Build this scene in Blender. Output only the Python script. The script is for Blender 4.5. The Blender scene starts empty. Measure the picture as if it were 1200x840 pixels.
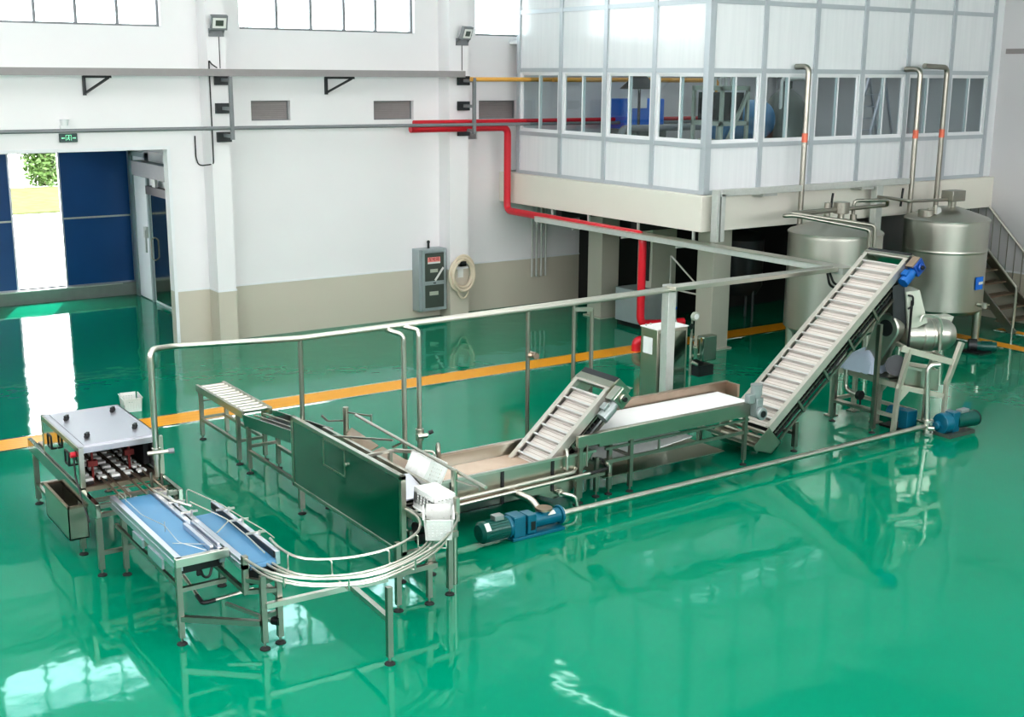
import bpy, bmesh, math, random
from mathutils import Vector, Matrix
random.seed(7)
C = bpy.context.scene.collection
S = bpy.context.scene
PI = math.pi

# ------------------------------------------------------------------ camera
YAW, PITCH, ROLL, FPX, EYE = 0.970265532, 0.228168419, -0.00690331301, 1433.1501, 5.0
F = Vector((math.cos(YAW)*math.cos(PITCH), math.sin(YAW)*math.cos(PITCH), -math.sin(PITCH)))
R0 = Vector((math.sin(YAW), -math.cos(YAW), 0)); D0 = F.cross(R0)
RT = math.cos(ROLL)*R0 + math.sin(ROLL)*D0
DN = -math.sin(ROLL)*R0 + math.cos(ROLL)*D0
cam = bpy.data.cameras.new('camera'); camo = bpy.data.objects.new('camera', cam); C.objects.link(camo)
cam.sensor_width = 36; cam.lens = FPX/1200*36; cam.clip_start = .05; cam.clip_end = 400
M = Matrix((RT, -DN, -F)).transposed().to_4x4(); M.translation = (0, 0, EYE)
camo.matrix_world = M
S.camera = camo

def px(x, y, X=None, Y=None, Z=None):
    """photo point (1200x840) -> place in the hall on a plane X=, Y= or Z="""
    d = F + RT*((x-600)/FPX) + DN*((y-420)/FPX)
    if Z is not None: t = (Z-EYE)/d.z
    elif Y is not None: t = Y/d.y
    else: t = X/d.x
    return Vector((d.x*t, d.y*t, d.z*t+EYE))

# ------------------------------------------------------------------ materials
MATS = {}
def mat(name, col, rough=.5, metal=0., noise=0., nscale=8., bump=0., spec=.5, emit=None, coat=0., stretch=None, rnoise=0.):
    m = bpy.data.materials.new(name); m.use_nodes = True; MATS[name] = m
    nt = m.node_tree; b = nt.nodes['Principled BSDF']
    b.inputs['Base Color'].default_value = (*col, 1); b.inputs['Roughness'].default_value = rough
    b.inputs['Metallic'].default_value = metal; b.inputs['Specular IOR Level'].default_value = spec
    b.inputs['Coat Weight'].default_value = coat
    if emit: b.inputs['Emission Color'].default_value = (*emit[:3], 1); b.inputs['Emission Strength'].default_value = emit[3]
    if noise or bump or rnoise:
        tc = nt.nodes.new('ShaderNodeTexCoord'); n = nt.nodes.new('ShaderNodeTexNoise'); n.inputs['Scale'].default_value = nscale
        src = tc.outputs['Object']
        if stretch:
            mp = nt.nodes.new('ShaderNodeMapping'); mp.inputs['Scale'].default_value = stretch
            nt.links.new(src, mp.inputs['Vector']); src = mp.outputs['Vector']
        nt.links.new(src, n.inputs['Vector'])
        if noise:
            mx = nt.nodes.new('ShaderNodeMix'); mx.data_type = 'RGBA'
            mx.inputs[6].default_value = (*[c*(1-noise) for c in col], 1); mx.inputs[7].default_value = (*[min(1, c*(1+noise)) for c in col], 1)
            nt.links.new(n.outputs['Fac'], mx.inputs[0]); nt.links.new(mx.outputs[2], b.inputs['Base Color'])
        if rnoise:
            mr = nt.nodes.new('ShaderNodeMapRange'); mr.inputs[3].default_value = max(.02, rough-rnoise); mr.inputs[4].default_value = rough+rnoise
            nt.links.new(n.outputs['Fac'], mr.inputs[0]); nt.links.new(mr.outputs[0], b.inputs['Roughness'])
        if bump:
            bp = nt.nodes.new('ShaderNodeBump'); bp.inputs['Strength'].default_value = bump
            nt.links.new(n.outputs['Fac'], bp.inputs['Height']); nt.links.new(bp.outputs[0], b.inputs['Normal'])
    return m
def srgb(r, g, b):
    f = lambda c: c/12.92 if c <= .04045 else ((c+.055)/1.055)**2.4
    return (f(r/255), f(g/255), f(b/255))

EDGEM = mat('bright_edge_steel', srgb(238, 236, 232), .08, 1., noise=.02)
HALLG = mat('unseen_wall_grey', srgb(120, 122, 120), .6, 0., noise=.04, nscale=1)  # grey chosen for the unseen walls to darken steel reflections and cut fill
MIRROR2 = mat('bright_mirror_steel', srgb(190, 198, 188), .07, 1., noise=.03, nscale=1.5)
STEEL = mat('stainless_steel', srgb(164, 161, 152), .34, 1., noise=.04, nscale=2)
STEELB = mat('polished_steel', srgb(208, 205, 196), .32, 1., noise=.03, nscale=2)
SHEET = mat('steel_sheet', srgb(186, 185, 173), .3, 1., noise=.05, nscale=2, rnoise=.05)
MIRROR = mat('mirror_steel', srgb(140, 150, 140), .1, 1., noise=.05, nscale=1.5, rnoise=.03)
HOODM = mat('satin_hood_steel', srgb(192, 191, 198), .38, .85, noise=.03, nscale=3)
TANKM = mat('tank_steel', srgb(190, 189, 181), .36, .95, noise=.05, nscale=2, stretch=(3, 3, .4), rnoise=.05)
ALU = mat('aluminium', srgb(208, 210, 220), .3, .9, noise=.03)
DARKST = mat('dark_steel', srgb(70, 72, 74), .45, .8, noise=.1)
GALV = mat('galvanised_steel', srgb(206, 208, 204), .42, .5, noise=.09, nscale=14)
GREYP = mat('grey_paint', srgb(128, 130, 134), .5, 0., noise=.06)
TRAYP = mat('tray_grey_paint', srgb(150, 145, 146), .55, 0., noise=.06)
BLACK = mat('black_plastic', srgb(28, 29, 31), .45, 0., noise=.1)
RUBBER = mat('black_rubber', srgb(40, 42, 42), .7, 0., noise=.1)
BELTB = mat('blue_belt', srgb(84, 134, 170), .38, 0., noise=.07, nscale=3, bump=.02)
BELTW = mat('white_belt', srgb(240, 240, 240), .45, 0., noise=.02)
WHITEP = mat('white_plastic', srgb(226, 227, 224), .4, 0., noise=.02)
WIREW = mat('white_wire', srgb(190, 190, 180), .35, .6, noise=.03)
PAINTW = mat('white_paint', srgb(232, 233, 236), .5, 0., noise=.02)
RED = mat('red_pipe_paint', srgb(205, 28, 48), .32, 0., noise=.05, coat=.3)
YELP = mat('yellow_pipe_paint', srgb(224, 168, 84), .4, 0., noise=.05)
BLUEM = mat('blue_motor_paint', srgb(24, 72, 150), .32, 0., noise=.1, coat=.2)
TEALM = mat('teal_pump_paint', srgb(6, 98, 122), .34, 0., noise=.12, coat=.2)
GREENM = mat('green_motor_paint', srgb(8, 84, 76), .34, 0., noise=.12, coat=.2)
LGREY = mat('light_grey_motor', srgb(150, 158, 158), .38, .35, noise=.06)
CREAM = mat('cream_paint', srgb(230, 226, 216), .55, 0., noise=.02, nscale=2)
CLEATM = mat('cleat_steel', srgb(214, 212, 210), .34, .6, noise=.03)
RAILM = mat('bright_rail_steel', srgb(206, 201, 193), .38, .7, noise=.03)
COLM = mat('shaded_column_paint', srgb(176, 176, 164), .55, 0., noise=.03, nscale=2)  # column colour darkened for the shade under the slab
FRAMES = mat('brushed_frame_steel', srgb(190, 187, 174), .42, .55, noise=.04)
JOINT = mat('belt_joint_grey', srgb(176, 160, 150), .45, .3, noise=.05)
SLATM = mat('bright_slat', srgb(222, 214, 208), .38, .3, noise=.05, nscale=10)
HOSE = mat('cream_hose', srgb(214, 200, 180), .5, 0., noise=.05)
BLUEM2 = mat('mid_blue_motor_paint', srgb(20, 96, 168), .3, 0., noise=.08, coat=.2)
DOORB = mat('blue_door_paint', srgb(38, 88, 146), .28, .1, noise=.12, nscale=1.2)
FRAMEM = mat('window_frame_grey', srgb(188, 194, 200), .4, .3, noise=.03)
CONC = mat('grey_concrete', srgb(140, 146, 142), .55, 0., noise=.12, nscale=6)
SHADEM = mat('shade_dark_wall', srgb(34, 34, 32), .8, 0., noise=.2, nscale=3)  # near-black colour standing in for the unlit space under the slab
CABGR = mat('cabinet_grey', srgb(160, 170, 172), .42, .2, noise=.04)
CABDK = mat('cabinet_dark_panel', srgb(84, 92, 86), .35, .2, noise=.08)
CABWH = mat('cabinet_pale', srgb(186, 190, 178), .45, .1, noise=.05)
WATERB = mat('tan_water', srgb(196, 172, 154), .1, 0., noise=.1, nscale=5, bump=.03)
HORN = mat('louvre_grey', srgb(152, 146, 146), .5, .2, noise=.06)
SIGNR = mat('red_label', srgb(236, 158, 152), .5, 0., noise=.03)
PINKL = mat('orange_red_band', srgb(228, 120, 96), .5, 0., noise=.03)
NOZR = mat('brown_red_bracket', srgb(120, 44, 42), .5, 0., noise=.05)
REDT = mat('red_lettering', srgb(170, 40, 44), .5, 0., noise=.03)
SIGND = mat('dark_sign', srgb(46, 74, 72), .35, 0., noise=.05)
SIGNG = mat('sign_green_glow', srgb(150, 230, 190), .5, 0., noise=.02, emit=(*srgb(120, 215, 170), .8))
TUBEL = mat('fluorescent_tube', (1, 1, 1), .5, 0., noise=.01, emit=(1, 1, 1, 3))
STRIPL = mat('strip_light_lens', (1, 1, 1), .5, 0., noise=.01, emit=(1, 1, 1, 14))
BLUET = mat('blue_tank_paint', srgb(62, 122, 164), .4, 0., noise=.06)
BLUEB = mat('bright_blue', srgb(18, 118, 226), .4, 0., noise=.03)
REDB = mat('red_button', srgb(214, 40, 60), .35, 0., noise=.03)
LEAF = mat('leaf_green', srgb(74, 100, 46), .6, 0., noise=.3, nscale=12)
GRASS = mat('lawn_green', srgb(80, 85, 57), 1., 0., noise=.35, nscale=3, spec=0.)
PAVE = mat('pale_pavement', srgb(236, 234, 228), .8, 0., noise=.05, nscale=4)
FENCE = mat('white_fence_paint', srgb(240, 240, 240), .6, 0., noise=.02)
BRONZE = mat('warm_steel', srgb(176, 156, 140), .38, .9, noise=.12, nscale=6)
BAGM = mat('pale_blue_bag', srgb(196, 208, 226), .55, 0., noise=.06, nscale=9, bump=.15)
YGRATE = None

def glass(name, tint, gl=1.):
    m = bpy.data.materials.new(name); m.use_nodes = True; nt = m.node_tree; nt.nodes.clear()
    o = nt.nodes.new('ShaderNodeOutputMaterial'); mx = nt.nodes.new('ShaderNodeMixShader')
    t = nt.nodes.new('ShaderNodeBsdfTransparent'); g = nt.nodes.new('ShaderNodeBsdfGlossy'); fr = nt.nodes.new('ShaderNodeLayerWeight'); fr.inputs[0].default_value = .5
    t.inputs[0].default_value = (*tint, 1); g.inputs['Roughness'].default_value = .02
    pw = nt.nodes.new('ShaderNodeMath'); pw.operation = 'POWER'; pw.inputs[1].default_value = 4
    ml = nt.nodes.new('ShaderNodeMath'); ml.operation = 'MULTIPLY_ADD'; ml.inputs[1].default_value = .8*gl; ml.inputs[2].default_value = .035*gl
    nt.links.new(fr.outputs['Facing'], pw.inputs[0]); nt.links.new(pw.outputs[0], ml.inputs[0]); nt.links.new(ml.outputs[0], mx.inputs[0])
    nt.links.new(t.outputs[0], mx.inputs[1]); nt.links.new(g.outputs[0], mx.inputs[2]); nt.links.new(mx.outputs[0], o.inputs[0])
    return m
GLASS = glass('window_glass', (.86, .92, .93), 1.3)
CLEAR = glass('clear_acrylic', (.86, .95, .9), 1.)

def wall_mat(name='wall_paint', k=0):
    m = bpy.data.materials.new(name); m.use_nodes = True; nt = m.node_tree; b = nt.nodes['Principled BSDF']
    tc = nt.nodes.new('ShaderNodeTexCoord'); sp = nt.nodes.new('ShaderNodeSeparateXYZ'); nt.links.new(tc.outputs['Object'], sp.inputs[0])
    gt = nt.nodes.new('ShaderNodeMath'); gt.operation = 'GREATER_THAN'; gt.inputs[1].default_value = 1.02; nt.links.new(sp.outputs['Z'], gt.inputs[0])
    n = nt.nodes.new('ShaderNodeTexNoise'); n.inputs['Scale'].default_value = .6; nt.links.new(tc.outputs['Object'], n.inputs['Vector'])
    up = nt.nodes.new('ShaderNodeMix'); up.data_type = 'RGBA'; up.inputs[6].default_value = (*srgb(231-k, 229-k, 231-k), 1); up.inputs[7].default_value = (*srgb(239-k, 237-k, 239-k), 1)
    lo = nt.nodes.new('ShaderNodeMix'); lo.data_type = 'RGBA'; lo.inputs[6].default_value = (*srgb(196, 188, 174), 1); lo.inputs[7].default_value = (*srgb(206, 199, 186), 1)
    nt.links.new(n.outputs['Fac'], up.inputs[0]); nt.links.new(n.outputs['Fac'], lo.inputs[0])
    mx = nt.nodes.new('ShaderNodeMix'); mx.data_type = 'RGBA'
    nt.links.new(gt.outputs[0], mx.inputs[0]); nt.links.new(lo.outputs[2], mx.inputs[6]); nt.links.new(up.outputs[2], mx.inputs[7])
    nt.links.new(mx.outputs[2], b.inputs['Base Color']); b.inputs['Roughness'].default_value = .42
    return m
WALL = wall_mat()
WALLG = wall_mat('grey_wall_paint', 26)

def floor_mat():
    m = bpy.data.materials.new('green_epoxy'); m.use_nodes = True; nt = m.node_tree; b = nt.nodes['Principled BSDF']
    tc = nt.nodes.new('ShaderNodeTexCoord')
    n = nt.nodes.new('ShaderNodeTexNoise'); n.inputs['Scale'].default_value = .35; n.inputs['Detail'].default_value = 3
    nt.links.new(tc.outputs['Object'], n.inputs['Vector'])
    mx = nt.nodes.new('ShaderNodeMix'); mx.data_type = 'RGBA'; mx.inputs[6].default_value = (0, .195, .108, 1); mx.inputs[7].default_value = (0, .24, .143, 1)
    nt.links.new(n.outputs['Fac'], mx.inputs[0]); nt.links.new(mx.outputs[2], b.inputs['Base Color'])
    b.inputs['Roughness'].default_value = .05; b.inputs['Specular IOR Level'].default_value = .3; b.inputs['Specular Tint'].default_value = (.12, 1, .95, 1)
    mp = nt.nodes.new('ShaderNodeMapping'); mp.inputs['Scale'].default_value = (1., 1., 1.); nt.links.new(tc.outputs['Object'], mp.inputs['Vector'])
    n2 = nt.nodes.new('ShaderNodeTexNoise'); n2.inputs['Scale'].default_value = 1.6; n2.inputs['Detail'].default_value = 2.5; nt.links.new(mp.outputs[0], n2.inputs['Vector'])
    bp = nt.nodes.new('ShaderNodeBump'); bp.inputs['Strength'].default_value = .055; bp.inputs['Distance'].default_value = .1
    nt.links.new(n2.outputs['Fac'], bp.inputs['Height']); nt.links.new(bp.outputs[0], b.inputs['Normal'])
    return m
FLOOR = floor_mat()

def panel_mat(name, c0, c1, rough):
    """fluted translucent sheet: fine vertical flutes in the material"""
    m = bpy.data.materials.new(name); m.use_nodes = True; nt = m.node_tree; b = nt.nodes['Principled BSDF']
    tc = nt.nodes.new('ShaderNodeTexCoord'); mp = nt.nodes.new('ShaderNodeMapping'); mp.inputs['Scale'].default_value = (3, 3, .15)
    nt.links.new(tc.outputs['Object'], mp.inputs[0])
    n = nt.nodes.new('ShaderNodeTexNoise'); n.inputs['Scale'].default_value = 4; n.inputs['Detail'].default_value = 3; nt.links.new(mp.outputs[0], n.inputs['Vector'])
    mx = nt.nodes.new('ShaderNodeMix'); mx.data_type = 'RGBA'; mx.inputs[6].default_value = (*c0, 1); mx.inputs[7].default_value = (*c1, 1)
    nt.links.new(n.outputs['Fac'], mx.inputs[0]); nt.links.new(mx.outputs[2], b.inputs['Base Color'])
    b.inputs['Roughness'].default_value = rough
    return m
POLY = panel_mat('fluted_sheet', srgb(222, 224, 228), srgb(238, 239, 242), .16)

def grate_mat():
    m = bpy.data.materials.new('yellow_grating'); m.use_nodes = True; nt = m.node_tree; b = nt.nodes['Principled BSDF']
    tc = nt.nodes.new('ShaderNodeTexCoord'); w = nt.nodes.new('ShaderNodeTexWave'); w.inputs['Scale'].default_value = 7; w.bands_direction = 'DIAGONAL'
    nt.links.new(tc.outputs['Object'], w.inputs['Vector'])
    mx = nt.nodes.new('ShaderNodeMix'); mx.data_type = 'RGBA'; mx.inputs[6].default_value = (*srgb(222, 148, 18), 1); mx.inputs[7].default_value = (*srgb(246, 178, 40), 1)
    nt.links.new(w.outputs['Fac'], mx.inputs[0]); nt.links.new(mx.outputs[2], b.inputs['Base Color']); b.inputs['Roughness'].default_value = .4
    return m
YGRATE = grate_mat()

# ------------------------------------------------------------------ mesh builder
class MB:
    def __init__(s): s.bm = bmesh.new()
    def _add(s, vs, fs):
        v = [s.bm.verts.new(p) for p in vs]
        for f in fs:
            try: s.bm.faces.new([v[i] for i in f])
            except ValueError: pass
        return s
    def box(s, x0, y0, z0, x1, y1, z1):
        x0, x1 = min(x0, x1), max(x0, x1); y0, y1 = min(y0, y1), max(y0, y1); z0, z1 = min(z0, z1), max(z0, z1)
        return s._add([(x0,y0,z0),(x1,y0,z0),(x1,y1,z0),(x0,y1,z0),(x0,y0,z1),(x1,y0,z1),(x1,y1,z1),(x0,y1,z1)],
                      [(0,3,2,1),(4,5,6,7),(0,1,5,4),(1,2,6,5),(2,3,7,6),(3,0,4,7)])
    def obox(s, c, u, v, w):
        """oriented box from centre and three half-vectors"""
        c, u, v, w = map(Vector, (c, u, v, w))
        p = [c-u-v-w, c+u-v-w, c+u+v-w, c-u+v-w, c-u-v+w, c+u-v+w, c+u+v+w, c-u+v+w]
        s._add(p, [(0,3,2,1),(4,5,6,7),(0,1,5,4),(1,2,6,5),(2,3,7,6),(3,0,4,7)]); return s
    def bar(s, p, q, w, h=None, up=(0, 0, 1)):
        h = w if h is None else h
        p, q = Vector(p), Vector(q); d = (q-p); L = d.length
        if L < 1e-6: return s
        d.normalize(); up = Vector(up)
        if abs(d.dot(up)) > .95: up = Vector((1, 0, 0))
        a = d.cross(up).normalized(); b = a.cross(d).normalized()
        return s.obox((p+q)/2, d*L/2, a*w/2, b*h/2)
    def frame(s, x0, z0, x1, z1, y0, y1, t):
        return s.box(x0, y0, z0, x0+t, y1, z1).box(x1-t, y0, z0, x1, y1, z1).box(x0+t, y0, z0, x1-t, y1, z0+t).box(x0+t, y0, z1-t, x1-t, y1, z1)
    def ring(s, c, a, b, r, n):
        return [s.bm.verts.new(c + a*(r*math.cos(2*PI*i/n)) + b*(r*math.sin(2*PI*i/n))) for i in range(n)]
    def cyl(s, p, q, r, r2=None, n=16, caps=True):
        p, q = Vector(p), Vector(q); r2 = r if r2 is None else r2
        d = (q-p).normalized(); up = Vector((0, 0, 1)) if abs(d.z) < .9 else Vector((1, 0, 0))
        a = d.cross(up).normalized(); b = d.cross(a).normalized()
        A, B = s.ring(p, a, b, r, n), s.ring(q, a, b, r2, n)
        for i in range(n): s.bm.faces.new([A[i], A[(i+1) % n], B[(i+1) % n], B[i]])
        if caps: s.bm.faces.new(A[::-1]); s.bm.faces.new(B)
        return s
    def tube(s, pts, r, fil=0., n=10, closed=False, k=6):
        P = [Vector(p) for p in pts]
        if fil and not closed:
            Q = [P[0]]
            for i in range(1, len(P)-1):
                a, b, c = P[i-1], P[i], P[i+1]
                f = min(fil, (a-b).length*.49, (c-b).length*.49)
                u, v = b+(a-b).normalized()*f, b+(c-b).normalized()*f
                for j in range(k+1):
                    t = j/k; Q.append(u*(1-t)**2 + b*2*t*(1-t) + v*t*t)
            Q.append(P[-1]); P = Q
        N = len(P); T = []
        for i in range(N):
            if closed: t = P[(i+1) % N]-P[i-1]
            else: t = P[min(i+1, N-1)]-P[max(i-1, 0)]
            T.append(t.normalized())
        up = Vector((0, 0, 1)) if abs(T[0].z) < .9 else Vector((1, 0, 0))
        a = T[0].cross(up).normalized(); rings = []
        for i in range(N):
            a = (a - T[i]*a.dot(T[i])).normalized(); b = T[i].cross(a)
            rings.append(s.ring(P[i], a, b, r, n))
        for i in range(N if closed else N-1):
            A, B = rings[i], rings[(i+1) % N]
            for j in range(n): s.bm.faces.new([A[j], A[(j+1) % n], B[(j+1) % n], B[j]])
        if not closed: s.bm.faces.new(rings[0][::-1]); s.bm.faces.new(rings[-1])
        return s
    def prism(s, poly, vec):
        vec = Vector(vec); n = len(poly); A = [Vector(p) for p in poly]
        v = [s.bm.verts.new(p) for p in A] + [s.bm.verts.new(p+vec) for p in A]
        s.bm.faces.new(v[:n][::-1]); s.bm.faces.new(v[n:])
        for i in range(n): s.bm.faces.new([v[i], v[(i+1) % n], v[n+(i+1) % n], v[n+i]])
        return s
    def lathe(s, prof, c, n=48, axis='Z'):
        c = Vector(c); rings = []
        for r, z in prof:
            if axis == 'Z': e = (Vector((1,0,0)), Vector((0,1,0)), Vector((0,0,1)))
            elif axis == 'Y': e = (Vector((1,0,0)), Vector((0,0,1)), Vector((0,1,0)))
            else: e = (Vector((0,1,0)), Vector((0,0,1)), Vector((1,0,0)))
            rings.append([s.bm.verts.new(c+e[0]*(max(r, 1e-4)*math.cos(2*PI*i/n))+e[1]*(max(r, 1e-4)*math.sin(2*PI*i/n))+e[2]*z) for i in range(n)])
        for A, B in zip(rings, rings[1:]):
            for j in range(n): s.bm.faces.new([A[j], A[(j+1) % n], B[(j+1) % n], B[j]])
        return s
    def ball(s, c, r, sc=(1, 1, 1), n=16):
        m = Matrix.Translation(c) @ Matrix.Diagonal((r*sc[0], r*sc[1], r*sc[2], 1))
        bmesh.ops.create_uvsphere(s.bm, u_segments=n, v_segments=n//2, radius=1, matrix=m); return s
    def build(s, name, m, parent=None, kind=None, origin=None, bev=0., smooth=True):
        off = Vector((0, 0, 0))
        p = parent
        while p is not None: off += p.location; p = p.parent
        if origin is not None: off = Vector(origin)
        bmesh.ops.recalc_face_normals(s.bm, faces=s.bm.faces[:])
        if off.length: bmesh.ops.translate(s.bm, verts=s.bm.verts[:], vec=-off)
        me = bpy.data.meshes.new(name); s.bm.to_mesh(me); s.bm.free()
        me.materials.append(m)
        if smooth:
            me.shade_smooth(); me.set_sharp_from_angle(angle=math.radians(38))
        o = bpy.data.objects.new(name, me); C.objects.link(o)
        if parent is not None: o.parent = parent
        if origin is not None: o.location = origin
        if kind: o['kind'] = kind
        if bev:
            b = o.modifiers.new('bevel', 'BEVEL'); b.width = bev; b.segments = 2; b.limit_method = 'ANGLE'
        return o

def tag(o, label, cat, group=None, kind=None):
    o['label'] = label; o['category'] = cat
    if group: o['group'] = group
    if kind: o['kind'] = kind
    return o
def thing(name, label, cat, loc, group=None):
    o = bpy.data.objects.new(name, None); C.objects.link(o); o.location = loc; o.empty_display_size = .1
    return tag(o, label, cat, group)
def single(mb, name, m, label, cat, group=None, bev=0., kind=None):
    vs = [v.co for v in mb.bm.verts]
    lo = [min(v[i] for v in vs) for i in range(3)]; hi = [max(v[i] for v in vs) for i in range(3)]
    o = mb.build(name, m, None, None, ((lo[0]+hi[0])/2, (lo[1]+hi[1])/2, lo[2]), bev)
    return tag(o, label, cat, group, kind)
def struct(name, mb, m, parent=None, bev=0.):
    return mb.build(name, m, parent, None if parent is not None else 'structure', None, bev)
def dup(root, loc, rotz=0., label=None, group=None):
    r = root.copy(); C.objects.link(r); r.location = loc; r.rotation_euler = (0, 0, rotz)
    if label: r['label'] = label
    if group: r['group'] = group
    for ch in list(root.children):
        c = ch.copy(); C.objects.link(c); c.parent = r
        for g in list(ch.children):
            d = g.copy(); C.objects.link(d); d.parent = c
    return r
def leg(root, x, y, z1, w=.05, m=None, z0=0., foot=True):
    """square post on a threaded foot with a round black pad"""
    m = m or STEEL
    b = MB().box(x-w/2, y-w/2, z0+(.07 if foot else 0), x+w/2, y+w/2, z1)
    if foot: b.cyl((x, y, z0+.02), (x, y, z0+.08), .012, n=8)
    o = b.build('leg', m, root)
    if foot:
        MB().lathe([(0, .028), (.02, .026), (.045, .012), (.048, 0), (0, 0)], (x, y, z0), 16).build('foot', RUBBER, o)
    return o

# ================================================================== THE HALL
YW, XR, ZC = 22.0, 23.0, 9.0
struct('floor', MB().box(-6, -6, -.2, XR+.3, 28.2, 0), FLOOR)

def wall_holes(name, fixed, t, a0, a1, holes, z1, axis='Y', m=WALL, z0=0.):
    """wall slab with rectangular holes (u0,u1,z0,z1); axis = the normal"""
    us = sorted({a0, a1, *[h[0] for h in holes], *[h[1] for h in holes]}); zs = sorted({z0, z1, *[h[2] for h in holes], *[h[3] for h in holes]})
    us = [u for u in us if a0 <= u <= a1]
    b = MB()
    for i in range(len(us)-1):
        for j in range(len(zs)-1):
            cu, cz = (us[i]+us[i+1])/2, (zs[j]+zs[j+1])/2
            if any(h[0] < cu < h[1] and h[2] < cz < h[3] for h in holes): continue
            if axis == 'Y': b.box(us[i], fixed, zs[j], us[i+1], fixed+t, zs[j+1])
            else: b.box(fixed, us[i], zs[j], fixed+t, us[i+1], zs[j+1])
    bmesh.ops.remove_doubles(b.bm, verts=b.bm.verts[:], dist=1e-4)
    return struct(name, b, m)
WINS = [(3.9, 7.49, 5.78, 6.80), (8.96, 12.65, 5.78, 6.80), (14.1, 16.6, 5.78, 6.80)]
NICHE = [(9.12, 9.91, 4.12, 4.49), (11.70, 12.61, 4.10, 4.47), (14.18, 15.14, 4.08, 4.46)]
wall_holes('wall_back', YW, .3, -6, XR, [(2.2, 7.5, -1, 3.67)] + WINS + NICHE, ZC)
wall_holes('wall_right', XR, .3, -6, YW+.3, [], ZC, 'X', WALLG)
FW = [(-3, 1, 5.2, 7.6), (3, 7, 5.2, 7.6), (9, 13, 5.2, 7.6), (15, 19, 5.2, 7.6)]
wall_holes('wall_front', -6.3, .3, -6, XR, FW, ZC, 'Y', HALLG)
wall_holes('wall_left', -6.3, .3, -6.3, YW+.3, [(-3, 2, 4.8, 7.4), (5, 10, 4.8, 7.4), (13, 18, 4.8, 7.4)], ZC, 'X', HALLG)
struct('ceiling', MB().box(-6.3, -6.3, ZC, XR+.3, YW+.3, ZC+.2), PAINTW)
# unseen eaves outside, added to keep sun out of the high windows
struct('added_unseen_eave', MB().box(-6, YW+.3, 7.0, XR, YW+1.5, 7.12), PAINTW)

for k, (x0, x1, z0, z1) in enumerate(WINS):
    b = MB().frame(x0, z0, x1, z1, YW+.1, YW+.16, .04)
    xs = [5.37, 6.05, 6.76] if k == 0 else ([9.74, 10.44, 11.14, 11.83] if k == 1 else [])
    if k == 0: xs = [4.68]+xs
    for x in xs: b.box(x-.025, YW+.09, z0+.03, x+.025, YW+.155, z1-.03)
    w = struct('window_%d' % (k+1), b, GREYP)
    MB().box(x0, YW+.12, z0, x1, YW+.128, z1).build('pane', GLASS, w)

# engaged columns and trims
struct('column', MB().box(8.15, 21.56, 0, 8.50, YW, ZC), WALL)
struct('column', MB().box(13.20, 21.58, 0, 13.65, YW, ZC), WALL)
b = MB()
for a in [(7.5, 8.15, YW), (8.5, 13.2, YW), (13.65, XR, YW)]: b.box(a[0], a[2]-.012, 1.02, a[1], a[2], 1.055)
for x0, x1, y in [(8.15, 8.5, 21.56), (13.2, 13.65, 21.58)]:
    b.box(x0-.012, y-.012, 1.02, x1+.012, y, 1.055).box(x0-.012, y, 1.02, x0, YW, 1.055).box(x1, y, 1.02, x1+.012, YW, 1.055)
struct('trim_back', b, PAINTW)
struct('trim_right', MB().box(XR-.012, -6, 1.02, XR, YW, 1.055), PAINTW)
struct('trim_ledge', MB().box(XR-.04, 12.0, 5.48, XR, 15.66, 5.58), HORN)
b = MB().box(7.47, YW-.02, 0, 7.53, YW, 3.70).box(2.2, YW-.02, 3.64, 7.47, YW, 3.70)
struct('trim_opening', b, PAINTW)

# wall vents (recessed grey louvre panels)
vents = ['recessed grey louvre panel high on the wall, left of the two between the columns',
         'recessed grey louvre panel high on the wall, nearer the column with the hose',
         'grey louvre panel high on the wall, behind the red pipes beside the glazed room']
for (x0, x1, z0, z1), lb in zip(NICHE, vents):
    t = thing('wall_vent', lb, 'vent', ((x0+x1)/2, YW+.1, z0), 'louvre panels in the back wall')
    b = MB().box(x0, YW+.13, z0, x1, YW+.16, z1)
    for i in range(9):
        z = z0+.02+(z1-z0-.04)*i/9
        b.prism([(x0+.02, YW+.12, z), (x0+.02, YW+.135, z+.03), (x0+.02, YW+.135, z)], (x1-x0-.04, 0, 0))
    b.build('louvre', HORN, t)
    MB().frame(x0, z0, x1, z1, YW+.1, YW+.13, .02).build('frame', GREYP, t)

# ------------------------------------------------------------------ vestibule with the blue doors
VX, VY = 8.62, 28.0
struct('wall_vestibule', MB().box(VX, YW+.3, 0, VX+.2, VY+.2, 3.9), PAINTW)
struct('wall_vestibule_left', MB().box(1.9, YW+.3, 0, 2.1, VY+.2, 3.9), PAINTW)
wall_holes('wall_vestibule_back', VY+.1, .15, 2.1, VX, [(4.2, 8.5, .28, 3.26)], 3.9, 'Y', CABGR)
struct('ceiling_vestibule', MB().box(1.9, YW+.3, 3.72, VX+.2, VY+.6, 3.9), PAINTW)
b = MB().box(2.1, VY-.12, 0, VX, VY+.25, .28)
struct('trim_step', b, CONC)
struct('trim_step_edge', MB().box(2.1, VY-.14, .27, VX-.35, VY-.1, .295), GALV)
def blue_door(n, x0, x1):
    d = struct('door_%d' % n, MB().box(x0, VY-.02, .30, x1, VY+.05, 3.27), DOORB, None, .006)
    MB().box(x0+.03, VY-.035, 1.80, x1-.02, VY-.02, 1.84).build('panel_joint', GALV, d)
    MB().box(x0-.01, VY-.03, .28, x0+.03, VY+.06, 3.28).box(x1-.03, VY-.03, .28, x1+.01, VY+.06, 3.28).box(x0+.03, VY-.03, .28, x1-.03, VY+.06, .32).build('edge_frame', ALU, d)
blue_door(1, 4.4, 6.02); blue_door(2, 7.06, 8.60)
MB_ = MB().box(4.4, VY-.06, 3.26, 8.62, VY+.06, 3.40)
struct('trim_door_head', MB_, CABGR)
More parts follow.
